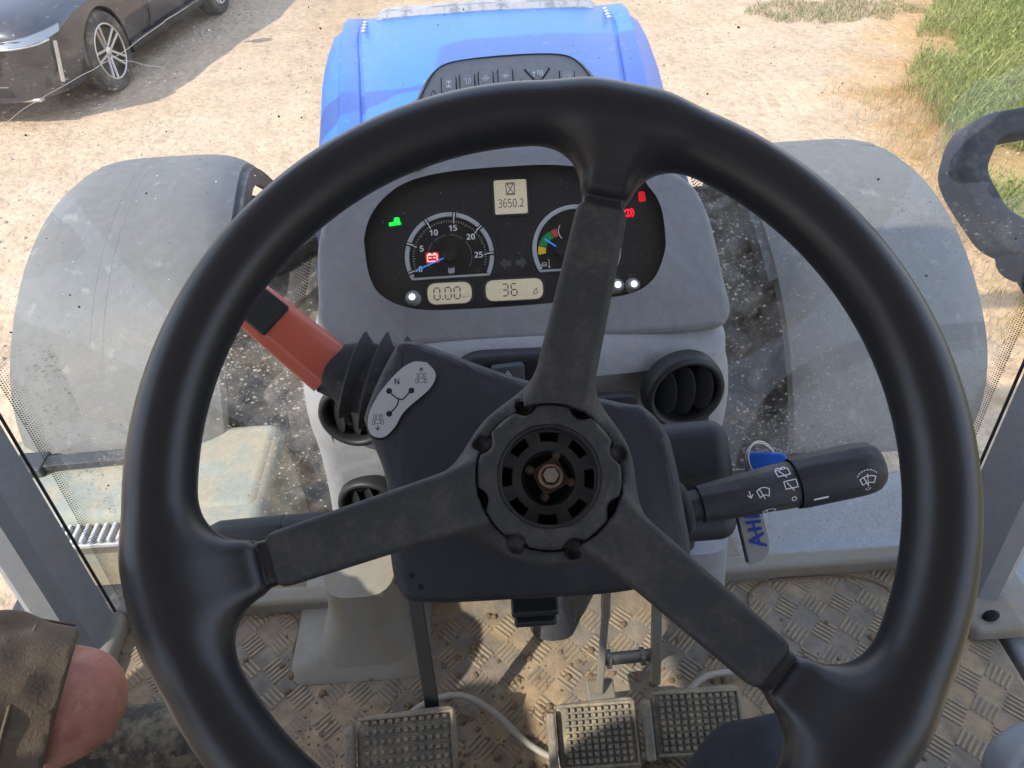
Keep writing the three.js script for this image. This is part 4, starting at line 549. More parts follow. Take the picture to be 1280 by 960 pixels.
// ---------------------------------------------------------------- steering wheel
const WC = [-0.00635, 2.0181, -0.2487], WE1 = [0.9998, 0.021, 0], WE2 = [-0.0124, 0.5914, -0.8063], WN = [-0.01696, 0.80621, 0.59138];
const wp = d => [WC[0] - WN[0] * d, WC[1] - WN[1] * d, WC[2] - WN[2] * d];
{
  const t = thing('steering_wheel', 'black three spoke steering wheel with its hub cap missing', 'steering wheel', WC); frame(t, WE1, WE2);
  const spokeA = [72.5, 194.5, 313.5].map(a => a * D2R), hubO = [0.002, -0.004];
  const rimF = (x, y, z) => {
    let d = Math.hypot(Math.hypot(x, y) - 0.205, z * 0.96) - 0.018;
    for (const a of spokeA) { const u = x * Math.cos(a) + y * Math.sin(a), w = -x * Math.sin(a) + y * Math.cos(a); if (u < 0.1 || Math.abs(w) > 0.12) continue; const zc = lerp(-0.017, -0.004, (u - 0.16) / 0.04);
      d = smin(d, rbox(u - 0.183, w, z - zc, 0.022, 0.0146 + 0.15 * Math.max(0, u - 0.172), 0.0092, 0.006), 0.034); d = Math.min(d, rbox(u - 0.158, w, z + 0.019, 0.012, 0.0128, 0.0075, 0.004)); }
    return d;
  };
  mk('rim', metric(nets(rimF, [-0.23, -0.23, -0.04], [0.23, 0.23, 0.026], 0.0026)), M.rim, t);
  const hubF = (x, y, z) => {
    const hx = x - hubO[0], hy = y - hubO[1], r = Math.hypot(hx, hy);
    let d = Math.hypot(Math.max(r - 0.0455, 0), Math.max(Math.abs(z + 0.059) - 0.006, 0)) - 0.0065;
    for (const a of spokeA) { const u = x * Math.cos(a) + y * Math.sin(a), w = -x * Math.sin(a) + y * Math.cos(a), k = clamp(u / 0.158), zc = lerp(-0.055, -0.017, k); d = smin(d, rbox(u - 0.085, w, z - zc, 0.0715, lerp(0.0195, 0.0150, k), 0.0105, 0.0055), 0.02); }
    d = Math.max(d, 0.036 - r, r < 0.0428 ? Math.min(0.0428 - r, z + 0.050) : -1);
    for (let k = 0; k < 8; k++) { const b = 14 * D2R + k * Math.PI / 4; d = Math.max(d, 0.0056 - Math.hypot(hx - 0.0440 * Math.cos(b), hy - 0.0440 * Math.sin(b), z + 0.0455)); }
    return d;
  };
  const whole = metric(nets(hubF, [-0.17, -0.17, -0.085], [0.17, 0.17, 0.002], 0.0021)), parts = [[], [], [], []], pp = whole.attributes.position;
  for (let i = 0; i < pp.count; i += 3) { const x = (pp.getX(i) + pp.getX(i + 1) + pp.getX(i + 2)) / 3, y = (pp.getY(i) + pp.getY(i + 1) + pp.getY(i + 2)) / 3; let k = 3; if (Math.hypot(x - hubO[0], y - hubO[1]) > 0.062) { let best = -2; spokeA.forEach((a, q) => { const c = x * Math.cos(a) + y * Math.sin(a); if (c > best) { best = c; k = q; } }); } parts[k].push(i, i + 1, i + 2); }
  parts.forEach((ids, k) => { const g = new THREE.BufferGeometry(); for (const n of ['position', 'normal', 'uv']) { const a = whole.attributes[n], s = a.itemSize, f = new Float32Array(ids.length * s); ids.forEach((id, q) => { for (let c = 0; c < s; c++) f[q * s + c] = a.array[id * s + c]; }); g.setAttribute(n, new THREE.BufferAttribute(f, s)); } mk(k < 3 ? 'spoke' : 'hub', g, M.hub, t); });
  // scalloped ring round the open centre
  const ring = new THREE.Shape(), notch = 14 * D2R, pts = [];
  for (let i = 0; i < 360; i++) { const a = i * D2R; let r = 0.0418; for (let k = 0; k < 8; k++) { const b = notch + k * Math.PI / 4, dx = r * Math.cos(a) - 0.0435 * Math.cos(b), dy = r * Math.sin(a) - 0.0435 * Math.sin(b), dd = Math.hypot(dx, dy); if (dd < 0.0075) r = Math.min(r, 0.0418 - 0.0046 * (1 - (dd / 0.0075) ** 2)); } pts.push(V2(r * Math.cos(a), r * Math.sin(a))); }
  ring.setFromPoints(pts); ring.holes.push(new THREE.Path().absarc(0, 0, 0.0288, 0, Math.PI * 2, true));
  const hr = mk('hub_ring', soft(extr(ring, 0.020, 0.0035, 5, 60), 0.8), M.hub, t); hr.position.set(hubO[0], hubO[1], -0.034);
  mk('ring_lip', metric(new THREE.TorusGeometry(0.0288, 0.0011, 8, 60)), M.black, hr).position.z = -0.0012;
  // slotted plate inside, bowl and shaft nut
  const plate = new THREE.Shape(); plate.absarc(0, 0, 0.0295, 0, Math.PI * 2, false); plate.holes.push(new THREE.Path().absarc(0, 0, 0.0165, 0, Math.PI * 2, true));
  for (let k = 0; k < 8; k++) { const a = (-6 + 45 * k) * D2R, w = 12.5 * D2R, q = new THREE.Path(); const P = (r, b) => [r * Math.cos(b), r * Math.sin(b)]; const hole = []; for (let i = 0; i <= 6; i++) hole.push(V2(...P(0.0278, a + w - 2 * w * i / 6))); for (let i = 0; i <= 6; i++) hole.push(V2(...P(0.0222, a - w + 2 * w * i / 6))); q.setFromPoints(hole); plate.holes.push(q); }
  const pl = mk('slotted_plate', extr(plate, 0.004, 0.0006, 1, 40), M.hub, t); pl.position.set(hubO[0], hubO[1], -0.0515);
  mk('bowl', metric(new THREE.LatheGeometry([[0.0165, -0.001], [0.0148, -0.006], [0.0135, -0.012], [0.0, -0.013]].map(q => V2(...q)), 40).rotateX(Math.PI / 2)), M.blackMatt, pl);
  mk('back_plate', metric(new THREE.CylinderGeometry(0.034, 0.034, 0.002, 40).rotateX(Math.PI / 2).translate(0, 0, -0.013)), M.blackMatt, pl);
  const br = mk('shaft_bracket', extr(roundShape([[-0.009, -0.009], [0.009, -0.009], [0.009, 0.009], [-0.009, 0.009]], 0.002), 0.004, 0.0008), M.rusty, t); br.position.set(hubO[0] + 0.0015, hubO[1] + 0.001, -0.0545); br.rotation.z = 0.42;
  for (const [a, b] of [[-1, -1], [1, -1], [1, 1], [-1, 1]]) mk('bracket_screw', sph(0.0028, a * 0.0093, b * 0.0093, 0.0006, 1, 1, 0.7, 12), M.rusty, br);
  mk('washer', metric(new THREE.TorusGeometry(0.0064, 0.0016, 10, 30).translate(0, 0, 0.0015)), M.copper, br);
  mk('shaft_nut', metric(new THREE.CylinderGeometry(0.0047, 0.0050, 0.008, 6).rotateX(Math.PI / 2).translate(0, 0, 0.004)), M.steel, br);
}
// ---------------------------------------------------------------- steering column cover with direction decal
const CV = wp(0.135);
{
  const t = thing('column_cover', 'dark plastic steering column cover with a silver direction decal', 'cover', CV); frame(t, WE1, WE2);
  const pts = [[-0.0985, 0.1125], [-0.080, 0.1105], [-0.0145, 0.0800], [0.0599, 0.0545], [0.0800, 0.0485], [0.0945, 0.0300], [0.0992, 0.0039], [0.1010, -0.0302], [0.1010, -0.0600], [0.0890, -0.0755], [0.045, -0.0815], [-0.0216, -0.0805], [-0.0890, -0.0775], [-0.1060, -0.0680], [-0.1116, -0.0408], [-0.1122, 0.0098], [-0.1250, 0.0500], [-0.1245, 0.0630], [-0.1120, 0.0900]];
  mk('cover_shell', extr(smoothShape(pts, true, 180), 0.055, 0.009, 5), M.cover, t);
  mk('lower_shell', [box(0.19, 0.13, 0.07, -0.005, -0.005, -0.085, 0.03, 4)], M.cover, t);
  // silver decal
  const dp = [[-0.0765, 0.0935], [-0.0705, 0.0845], [-0.0755, 0.0735], [-0.0945, 0.0585], [-0.1025, 0.0470], [-0.1110, 0.0405], [-0.1200, 0.0435], [-0.1215, 0.0555], [-0.1140, 0.0710], [-0.0990, 0.0875], [-0.0870, 0.0945]];
  const K = 14000, x0 = -0.125, y1 = 0.098, W = 784, H = 840, X = x => (x - x0) * K, Y = y => (y1 - y) * K;
  const map = canvasTex(W, H, g => {
    g.fillStyle = '#c2c4c6'; g.fillRect(0, 0, W, H); for (let i = 0; i < 900; i++) { g.fillStyle = `rgba(${rand() < 0.5 ? '255,255,255' : '70,70,70'},0.05)`; g.fillRect(rand() * W, rand() * H, rr(1, 30), 2); }
    g.strokeStyle = g.fillStyle = '#26282c'; g.lineCap = 'round'; g.lineWidth = 15;
    const n1 = [-0.1053, 0.0742], n2 = [-0.0889, 0.0732], n3 = [-0.1060, 0.0573], j = [-0.0988, 0.0678]; for (const n of [n1, n2, n3]) { g.beginPath(); g.arc(X(n[0]), Y(n[1]), 31, 0, 7); g.fill(); }
    g.beginPath(); g.moveTo(X(n1[0]), Y(n1[1])); g.quadraticCurveTo(X(-0.0995), Y(0.0665), X(-0.0955), Y(0.0672)); g.lineTo(X(n2[0]), Y(n2[1])); g.moveTo(X(j[0]), Y(j[1])); g.quadraticCurveTo(X(-0.0985), Y(0.0625), X(n3[0]), Y(n3[1])); g.stroke();
    g.font = 'bold 84px sans-serif'; g.textAlign = 'center'; g.textBaseline = 'middle'; g.fillText('N', X(-0.0992), Y(0.0808));
    const trac = (x, y, up) => { g.save(); g.translate(X(x), Y(y)); g.rotate(0.05); g.lineWidth = 5; g.strokeStyle = '#3c3e42'; g.strokeRect(-16, -44, 32, 50); g.strokeRect(-28, 6, 56, 40); for (const s of [-1, 1]) { g.strokeRect(s * 36 - 9, -46, 18, 38); g.strokeRect(s * 46 - 11, 8, 22, 46); } g.lineWidth = 9; g.strokeStyle = '#26282c'; const b = up ? -58 : 66, e = up ? -106 : 112, k = up ? 1 : -1; g.beginPath(); g.moveTo(0, b); g.lineTo(0, e); g.moveTo(-20, e + k * 26); g.lineTo(0, e); g.lineTo(20, e + k * 26); g.stroke(); g.restore(); };
    trac(-0.0812, 0.0822, true); trac(-0.1144, 0.0540, false);
  });
  const sg = new THREE.ShapeGeometry(smoothShape(dp, true, 90)), q = sg.attributes.position, uv = []; for (let i = 0; i < q.count; i++) uv.push((q.getX(i) - x0) * K / W, 1 - (y1 - q.getY(i)) * K / H); sg.setAttribute('uv', new THREE.Float32BufferAttribute(uv, 2));
  mk('decal_rim', soft(extr(smoothShape(dp.map(([x, y]) => [-0.097 + (x + 0.097) * 1.05, 0.068 + (y - 0.068) * 1.05]), true, 90), 0.003, 0.001), 0.6), M.black, t).position.z = 0.0012;
  mk('direction_decal', sg, std({ map, metalness: 0.1, roughness: 0.42 }), t, 'silver decal with N and two little tractors').position.z = 0.0016;
  mk('cover_screw', [sph(0.0022, -0.096, -0.058, 0, 1, 1, 0.4, 10), sph(0.0022, -0.09, -0.066, 0, 1, 1, 0.4, 10), sph(0.0026, -0.012, 0.038, 0, 1, 1, 0.3, 10)], M.blackMatt, t);
  const lt = thing('tilt_latch', 'black tilt latch under the column cover', 'latch', [-0.012, 1.760, -0.318]); mk('grip', [box(0.040, 0.008, 0.018, 0, 0, 0, 0.003), box(0.036, 0.007, 0.018, 0, -0.009, 0.004, 0.003)], M.black, lt);
  const col = thing('steering_column', 'dark steering column tube below the column cover', 'column'); mk('column_tube', [cyl([0, 1.82, -0.43], [0.01, 1.48, -0.62], 0.05, 0.05), cyl([0.025, 1.36, -0.575], [0.025, 1.30, -0.555], 0.022, 0.034)], M.darkPlastic, col);
}
// ---------------------------------------------------------------- shuttle lever
{
  const t = thing('shuttle_lever', 'red direction lever with black pad and rubber boot', 'lever'), A = V(-0.150, 1.868, -0.500), B = V(-0.186, 1.877, -0.508), C = V(-0.284, 1.974, -0.549);
  const dir = C.clone().sub(B).normalize(), nrm = V(0.15, 0.80, 0.59).normalize(), side = V().crossVectors(nrm, dir).normalize(), up = V().crossVectors(dir, side).normalize();
  const sec = (p, w, h, e = 2.6, n = 28) => Array.from({ length: n }, (_, i) => { const a = i / n * 2 * Math.PI, c = Math.cos(a), s = Math.sin(a), x = Math.sign(c) * Math.pow(Math.abs(c), 2 / e) * w, y = Math.sign(s) * Math.pow(Math.abs(s), 2 / e) * h; return p.clone().addScaledVector(side, x).addScaledVector(up, y).toArray(); });
  const at = k => B.clone().lerp(C, k);
  mk('lever_handle', soft(loft([sec(at(-0.02), 0.0255, 0.014), sec(at(0.1), 0.0250, 0.015), sec(at(0.4), 0.0230, 0.0165, 3), sec(at(0.7), 0.0210, 0.0170, 3), sec(at(0.92), 0.0190, 0.0155, 3), sec(at(0.985), 0.0150, 0.0120), sec(at(1), 0.007, 0.006)]), 1), M.red, t);
  const ps = (k, w, lift) => { const p = at(k).addScaledVector(up, lift); return [[-w, 0], [-w * 0.94, 0.002], [w * 0.94, 0.002], [w, 0], [w, -0.006], [-w, -0.006]].map(([x, y]) => p.clone().addScaledVector(side, x).addScaledVector(up, y).toArray()); };
  mk('lever_pad', soft(loft([ps(0.43, 0.0155, 0.0160), ps(0.445, 0.0172, 0.0175), ps(0.7, 0.0160, 0.0180), ps(0.93, 0.0140, 0.0165)]), 0.5), M.black, t);
  // ribbed rubber boot
  const d2 = B.clone().sub(A).normalize(), s2 = V().crossVectors(nrm, d2).normalize(), u2 = V().crossVectors(d2, s2).normalize();
  const ring = (k, w, h) => Array.from({ length: 28 }, (_, i) => { const a = i / 28 * 2 * Math.PI; return A.clone().lerp(B, k).addScaledVector(s2, Math.cos(a) * w).addScaledVector(u2, Math.sin(a) * h).toArray(); });
  mk('rubber_boot', soft(loft([ring(-0.9, 0.040, 0.026), ring(-0.62, 0.049, 0.030), ring(-0.50, 0.034, 0.022), ring(-0.34, 0.036, 0.022), ring(-0.12, 0.048, 0.030), ring(0.0, 0.034, 0.02), ring(0.15, 0.034, 0.02), ring(0.40, 0.043, 0.027), ring(0.50, 0.031, 0.018), ring(0.8, 0.026, 0.016), ring(1.12, 0.024, 0.015)]), 0.9), M.rubber, t);
}
// ---------------------------------------------------------------- stalks, ignition box, key
function stalk(name, label, A, B, prof, iconRows) {
  const t = thing(name, label, 'stalk'), a = V(...A), b = V(...B), dir = b.clone().sub(a).normalize(), L = a.distanceTo(b), toCam = V(-0.1, 2.3, 0.02).sub(a).normalize();
  const f = toCam.addScaledVector(dir, -toCam.dot(dir)).normalize(), s = V().crossVectors(f, dir).normalize(); // f faces the driver
  const R = k => { for (let i = 0; i + 1 < prof.length; i++) if (k <= prof[i + 1][0]) return lerp(prof[i][1], prof[i + 1][1], (k - prof[i][0]) / (prof[i + 1][0] - prof[i][0] || 1)); return prof.at(-1)[1]; };
  const ring = (k, r) => Array.from({ length: 40 }, (_, i) => { const q = i / 40 * 2 * Math.PI; return a.clone().addScaledVector(dir, k * L).addScaledVector(f, Math.cos(q) * r).addScaledVector(s, Math.sin(q) * r).toArray(); });
  const body = k => k < 0.605, cut = prof.findIndex(p => p[2]);
  mk('stalk_arm', soft(loft(prof.slice(0, cut).map(p => ring(p[0], p[1]))), 0.6), M.cover, t);
  mk('stalk_knob', soft(loft(prof.slice(cut).map(p => ring(p[0], p[1]))), 0.6), M.cover, t);
  for (const [k0, k1, q0, q1, pw, ph, draw] of iconRows) { // print wrapped round the barrel
    const g = grid(10, 12, (u, v) => { const k = lerp(k0, k1, u), q = lerp(q0, q1, v), r = R(k) + 0.0004; return a.clone().addScaledVector(dir, k * L).addScaledVector(f, Math.cos(q) * r).addScaledVector(s, Math.sin(q) * r).toArray(); });
    mk('printed_symbol', g, std({ map: canvasTex(pw, ph, g2 => { g2.strokeStyle = g2.fillStyle = '#e6e8ea'; g2.lineWidth = 5; g2.lineJoin = g2.lineCap = 'round'; draw(g2); }), transparent: true, roughness: 0.7 }), t);
  }
  return { t, a, dir, f, s, L };
}
const wiper = (g, x, y, w) => { g.beginPath(); g.moveTo(x - w, y - 10); g.quadraticCurveTo(x, y - 34, x + w, y - 10); g.lineTo(x + w * 0.7, y + 22); g.quadraticCurveTo(x, y + 4, x - w * 0.7, y + 22); g.closePath(); g.stroke(); g.beginPath(); g.moveTo(x, y + 30); g.lineTo(x - w * 0.5, y - 16); g.stroke(); };
{
  const r = stalk('wiper_stalk', 'dark wiper stalk with white wiper symbols beside the key', [0.106, 1.846, -0.343], [0.266, 1.867, -0.357],
    [[-0.05, 0.0125], [0.10, 0.0125], [0.105, 0.0150], [0.30, 0.0168], [0.56, 0.0186], [0.570, 0.0178], [0.572, 0.0200, 1], [0.60, 0.0206], [0.88, 0.0212], [0.93, 0.0206], [0.965, 0.0190], [0.99, 0.0160], [1.0, 0.012]],
    [[0.28, 0.58, -1.4, 1.4, 300, 300, g => {
      wiper(g, 110, 158, 30); g.beginPath(); g.moveTo(46, 140); g.lineTo(46, 168); g.moveTo(34, 158); g.lineTo(46, 172); g.lineTo(58, 158); g.stroke();
      g.strokeRect(214, 132, 58, 34); g.beginPath(); g.moveTo(250, 176); g.lineTo(228, 140); g.stroke(); g.strokeRect(198, 70, 60, 34); g.beginPath(); g.arc(214, 66, 10, 3.1, 6.2); g.arc(240, 66, 10, 3.1, 6.2); g.moveTo(236, 114); g.lineTo(214, 78); g.stroke(); g.beginPath(); g.arc(246, 218, 10, 0, 7); g.stroke(); wiper(g, 130, 276, 30);
    }], [0.60, 0.70, -1.0, -0.6, 100, 60, g => { g.lineWidth = 14; g.beginPath(); g.moveTo(20, 30); g.lineTo(80, 30); g.stroke(); }],
    [0.80, 0.95, -0.95, 0.05, 140, 140, g => { wiper(g, 70, 70, 36); g.setLineDash([5, 9]); g.beginPath(); g.arc(70, 70, 52, 3.7, 5.8); g.stroke(); g.beginPath(); g.moveTo(70, 40); g.lineTo(70, 112); g.stroke(); g.setLineDash([]); g.beginPath(); g.arc(70, 118, 10, 0, 3.1); g.stroke(); }]]);
  mk('stalk_boot', metric(new THREE.TorusGeometry(0.016, 0.006, 10, 30).applyQuaternion(new THREE.Quaternion().setFromUnitVectors(V(0, 0, 1), r.dir)).translate(...r.a.clone().addScaledVector(r.dir, 0.002).toArray())), M.rubber, r.t);
  mk('stalk_boot', metric(new THREE.TorusGeometry(0.018, 0.005, 10, 30).applyQuaternion(new THREE.Quaternion().setFromUnitVectors(V(0, 0, 1), r.dir)).translate(...r.a.clone().addScaledVector(r.dir, -0.010).toArray())), M.rubber, r.t);
  stalk('light_stalk', 'dark light stalk half hidden behind the left spoke', [-0.10, 1.857, -0.343], [-0.262, 1.850, -0.343],
    [[0, 0.010], [0.35, 0.0105], [0.36, 0.0125, 1], [0.62, 0.0128], [0.63, 0.0122], [0.64, 0.0130], [0.95, 0.0132], [1, 0.010]],
    [[0.44, 0.60, -0.2, 0.9, 120, 100, g => { g.beginPath(); g.moveTo(60, 20); g.quadraticCurveTo(100, 46, 60, 74); g.closePath(); g.stroke(); for (const y of [28, 42, 56]) { g.beginPath(); g.moveTo(48, y); g.lineTo(22, y - 4); g.stroke(); } }]]);
  const ib = thing('ignition_housing', 'dark rounded ignition housing behind the wiper stalk', 'housing', [0.118, 1.806, -0.402]); frame(ib, WE1, WE2);
  mk('housing_block', [box(0.098, 0.062, 0.05, 0.004, 0.022, 0, 0.018, 4)], M.cover, ib); mk('lower_block', [box(0.094, 0.05, 0.045, 0.005, -0.027, -0.006, 0.016, 4)], M.cover, ib);
  const ky = thing('ignition_key', 'bright blue plastic key head on a split ring', 'key', [0.2005, 1.822, -0.405]); frame(ky, [1, 0.1, 0.05], WE2); ky.scale.setScalar(1.2);
  mk('key_head', extr(roundShape([[-0.015, -0.02], [0.014, -0.018], [0.017, 0.006], [-0.013, 0.010]], 0.006), 0.009, 0.0025), std({ color: new THREE.Color(0.01, 0.10, 0.52), roughness: 0.35 }), ky);
  mk('key_blade', box(0.03, 0.007, 0.002, -0.025, -0.006, -0.006, 0.0006), M.steel, ky);
  mk('split_ring', [metric(new THREE.TorusGeometry(0.0135, 0.0009, 8, 40).rotateY(0.5).translate(-0.004, 0.001, 0.003)), metric(new THREE.TorusGeometry(0.0135, 0.0009, 8, 40).rotateY(0.56).translate(-0.003, 0.002, 0.003))], M.steel, ky);
  const tg = thing('key_tag', 'pale grey plastic key tag with blue handwritten letters', 'tag', [0.1875, 1.778, -0.378]); frame(tg, [0.96, 0.23, 0.05], [0.27, 0.58, -0.74]); tg.scale.setScalar(1.35);
  mk('tag_plate', extr(roundShape([[-0.0085, -0.030], [0.0045, -0.026], [0.0085, -0.018], [0.0085, 0.032], [-0.0085, 0.032]], 0.004), 0.003, 0.0008), std({ color: 0x8f8f8c, roughness: 0.4 }), tg);
  mk('tag_rim', box(0.002, 0.058, 0.0045, -0.0085, 0.002, -0.0015, 0.0008), M.black, tg);
  decal(g => { g.strokeStyle = '#1d3f9a'; g.lineWidth = 13; g.lineCap = g.lineJoin = 'round'; g.save(); g.translate(20, 0); const A = (x) => { g.beginPath(); g.moveTo(x, 106); g.lineTo(x + 26, 24); g.lineTo(x + 50, 104); g.moveTo(x + 8, 74); g.lineTo(x + 46, 70); g.stroke(); }; A(0); g.beginPath(); g.moveTo(72, 30); g.lineTo(72, 100); g.moveTo(58, 66); g.lineTo(106, 62); g.moveTo(104, 28); g.lineTo(102, 104); g.stroke(); g.beginPath(); g.moveTo(124, 104); g.lineTo(130, 28); g.lineTo(158, 74); g.lineTo(184, 24); g.lineTo(190, 104); g.stroke(); A(208); g.restore(); }, 300, 128, 0.046, 0.0145, 0.0006, 0.002, 0.0004, tg, 'handwriting', Math.PI / 2);
}
// ---------------------------------------------------------------- pedals and cable
function pedal(name, label, cx, y, z, w, len, yaw, mat, grid_, group) {
  const t = thing(name, label, 'pedal', [cx, y, z], group); const a = 62 * D2R; // pad faces up and back
  const pad = mk('pad', extr(roundShape([[-w / 2, -len / 2], [w / 2, -len / 2 - 0.004], [w / 2, len / 2], [-w / 2, len / 2 - 0.004]], 0.012), 0.014, 0.004), mat, t); frame(pad, [Math.cos(yaw), 0, -Math.sin(yaw)], [0, Math.cos(a), -Math.sin(a)]);
  const studs = [], [nx, ny] = grid_; for (let i = 0; i < nx; i++) for (let j = 0; j < ny; j++) { const x = (i / (nx - 1) - 0.5) * (w - 0.026), yy = (j / (ny - 1) - 0.5) * (len - 0.022); studs.push(box(0.0058, 0.0052, 0.006, x, yy, 0.0022, 0.0014, 1)); }
  tag(mk('grip_studs', studs, mat, pad), null, null, null, 'stuff');
  mk('pad_edge', [box(w * 0.96, 0.004, 0.006, 0, len / 2 - 0.006, 0.001, 0.0015), box(w * 0.96, 0.004, 0.006, 0, -len / 2 + 0.004, 0.001, 0.0015), box(0.004, len * 0.9, 0.006, w / 2 - 0.004, 0, 0.001, 0.0015)], mat, pad);
  mk('side_guard', [box(0.011, len * 0.88, 0.022, -w / 2 - 0.007, -0.006, 0.004, 0.004)], mat, pad);
  return t;
}
{
  const c = pedal('clutch_pedal', 'dark studded clutch pedal with muddy pad', -0.172, 1.395, -0.352, 0.122, 0.088, 0.03, M.pedal, [11, 7]);
  mk('pedal_arm', bar([0.03, -0.005, -0.045], [0.024, 0.20, -0.125], 0.018, 0.008, 0.002), M.black, c); mk('arm_hook', bar([0.03, -0.005, -0.045], [0.02, -0.02, -0.01], 0.02, 0.01, 0.002), M.black, c);
  const l = pedal('brake_pedal', 'pale dusty brake pedal lit by the sun', 0.064, 1.385, -0.357, 0.102, 0.080, 0.0, M.pedal, [10, 9], 'brake pedals');
  mk('pedal_arm', [bar([0.008, 0.01, -0.05], [0.020, 0.10, -0.105], 0.010, 0.018, 0.002), bar([0.020, 0.10, -0.105], [0.022, 0.26, -0.15], 0.010, 0.02, 0.002)], M.wornSteel, l); mk('arm_plate', box(0.036, 0.01, 0.03, 0.010, 0.006, -0.05, 0.003), M.wornSteel, l);
  mk('lock_pin', [cyl([0.018, 0.035, -0.078], [0.082, 0.034, -0.080], 0.008), cyl([0.020, 0.035, -0.078], [0.026, 0.035, -0.078], 0.012), cyl([0.064, 0.034, -0.079], [0.070, 0.034, -0.079], 0.0115)], M.steel, l);
  const r = pedal('brake_pedal', 'dull brown brake pedal partly behind the jeans knee', 0.190, 1.388, -0.362, 0.115, 0.080, -0.02, M.pedal, [11, 9], 'brake pedals');
  mk('pedal_arm', [bar([-0.045, 0.01, -0.05], [-0.040, 0.10, -0.105], 0.012, 0.018, 0.002), bar([-0.040, 0.10, -0.105], [-0.036, 0.26, -0.15], 0.012, 0.02, 0.002)], M.wornSteel, r);
  const cb = thing('cable', 'thin grey cable looped across the cab floor by the pedals', 'cable');
  mk('sheath', tube([[-0.205, 1.312, -0.40], [-0.185, 1.314, -0.428], [-0.148, 1.330, -0.440], [-0.109, 1.335, -0.440], [-0.065, 1.322, -0.418], [-0.024, 1.312, -0.380], [0.017, 1.310, -0.357], [0.09, 1.31, -0.345], [0.14, 1.31, -0.36], [0.191, 1.312, -0.420], [0.231, 1.315, -0.450], [0.285, 1.312, -0.455], [0.36, 1.31, -0.44]], 0.0045, 140, 8), M.cable, cb);
  const sp = thing('throttle_linkage', 'row of dusty coil ribs below the dashboard on the right', 'linkage'); for (let i = 0; i < 5; i++) mk('rib', box(0.03, 0.014, 0.014, 0.205, 1.345 + i * 0.024, -0.565 - i * 0.004, 0.005), M.boot, sp); mk('stem', cyl([0.225, 1.32, -0.58], [0.225, 1.47, -0.60], 0.012), M.darkPlastic, sp);
  const rc = thing('side_console', 'grey rounded corner of the right side console', 'console', [0.45, 1.43, -0.085]); mk('console_body', [box(0.16, 0.34, 0.34, 0.04, -0.02, 0.03, 0.04, 4)], M.frame, rc); mk('handle', tube([[-0.05, 0.13, -0.10], [-0.045, 0.165, -0.14], [0, 0.168, -0.158], [0.05, 0.165, -0.145], [0.08, 0.15, -0.09]], 0.014, 30, 10), M.frame, rc);
}

// ---------------------------------------------------------------- people
const bonesF = (bones, k = 0.05) => (x, y, z) => { let d = 1e3; for (const [a, b, ra, rb] of bones) d = smin(d, cone(x, y, z, a, b, ra, rb), k); return d; };
function bounds(bones, pad = 0.03) { const lo = [9, 9, 9], hi = [-9, -9, -9]; for (const [a, b, ra, rb] of bones) for (const [p, r] of [[a, ra], [b, rb]]) for (let k = 0; k < 3; k++) { lo[k] = Math.min(lo[k], p[k] - r - pad); hi[k] = Math.max(hi[k], p[k] + r + pad); } return [lo, hi]; }
function body(name, bones, mat, parent, h = 0.012, k = 0.05, warp) { const f0 = bonesF(bones, k), f = warp ? (x, y, z) => warp(x, y, z, f0(x, y, z)) : f0, [lo, hi] = bounds(bones); return mk(name, metric(nets(f, lo, hi, h)), mat, parent); }
function handBones(wrist, dir, palmN, side) { // palm, four unequal fingers, thumb from the side of the palm
  const w = V(...wrist), d = V(...dir).normalize(), n = V(...palmN).normalize(), s = V().crossVectors(d, n).normalize().multiplyScalar(side), B = [];
  const P = (a, b, c) => w.clone().addScaledVector(d, a).addScaledVector(s, b).addScaledVector(n, c).toArray();
  B.push([P(0, 0, 0), P(0.03, 0, 0), 0.026, 0.024]); for (let i = 0; i < 4; i++) { const b = (i - 1.5) * 0.021, L = [0.068, 0.076, 0.070, 0.056][i]; B.push([P(0.015, b * 0.6, 0), P(0.085, b, 0), 0.014, 0.0115]); B.push([P(0.085, b, 0), P(0.085 + L * 0.5, b * 1.08, 0.010), 0.0100, 0.0092]); B.push([P(0.085 + L * 0.5, b * 1.08, 0.010), P(0.085 + L * 0.88, b * 1.08, 0.034), 0.0090, 0.0078]); }
  B.push([P(0.015, 0.02, 0), P(0.05, 0.05, 0.012), 0.016, 0.012]); B.push([P(0.05, 0.05, 0.012), P(0.085, 0.055, 0.026), 0.0115, 0.0088]); return B;
}
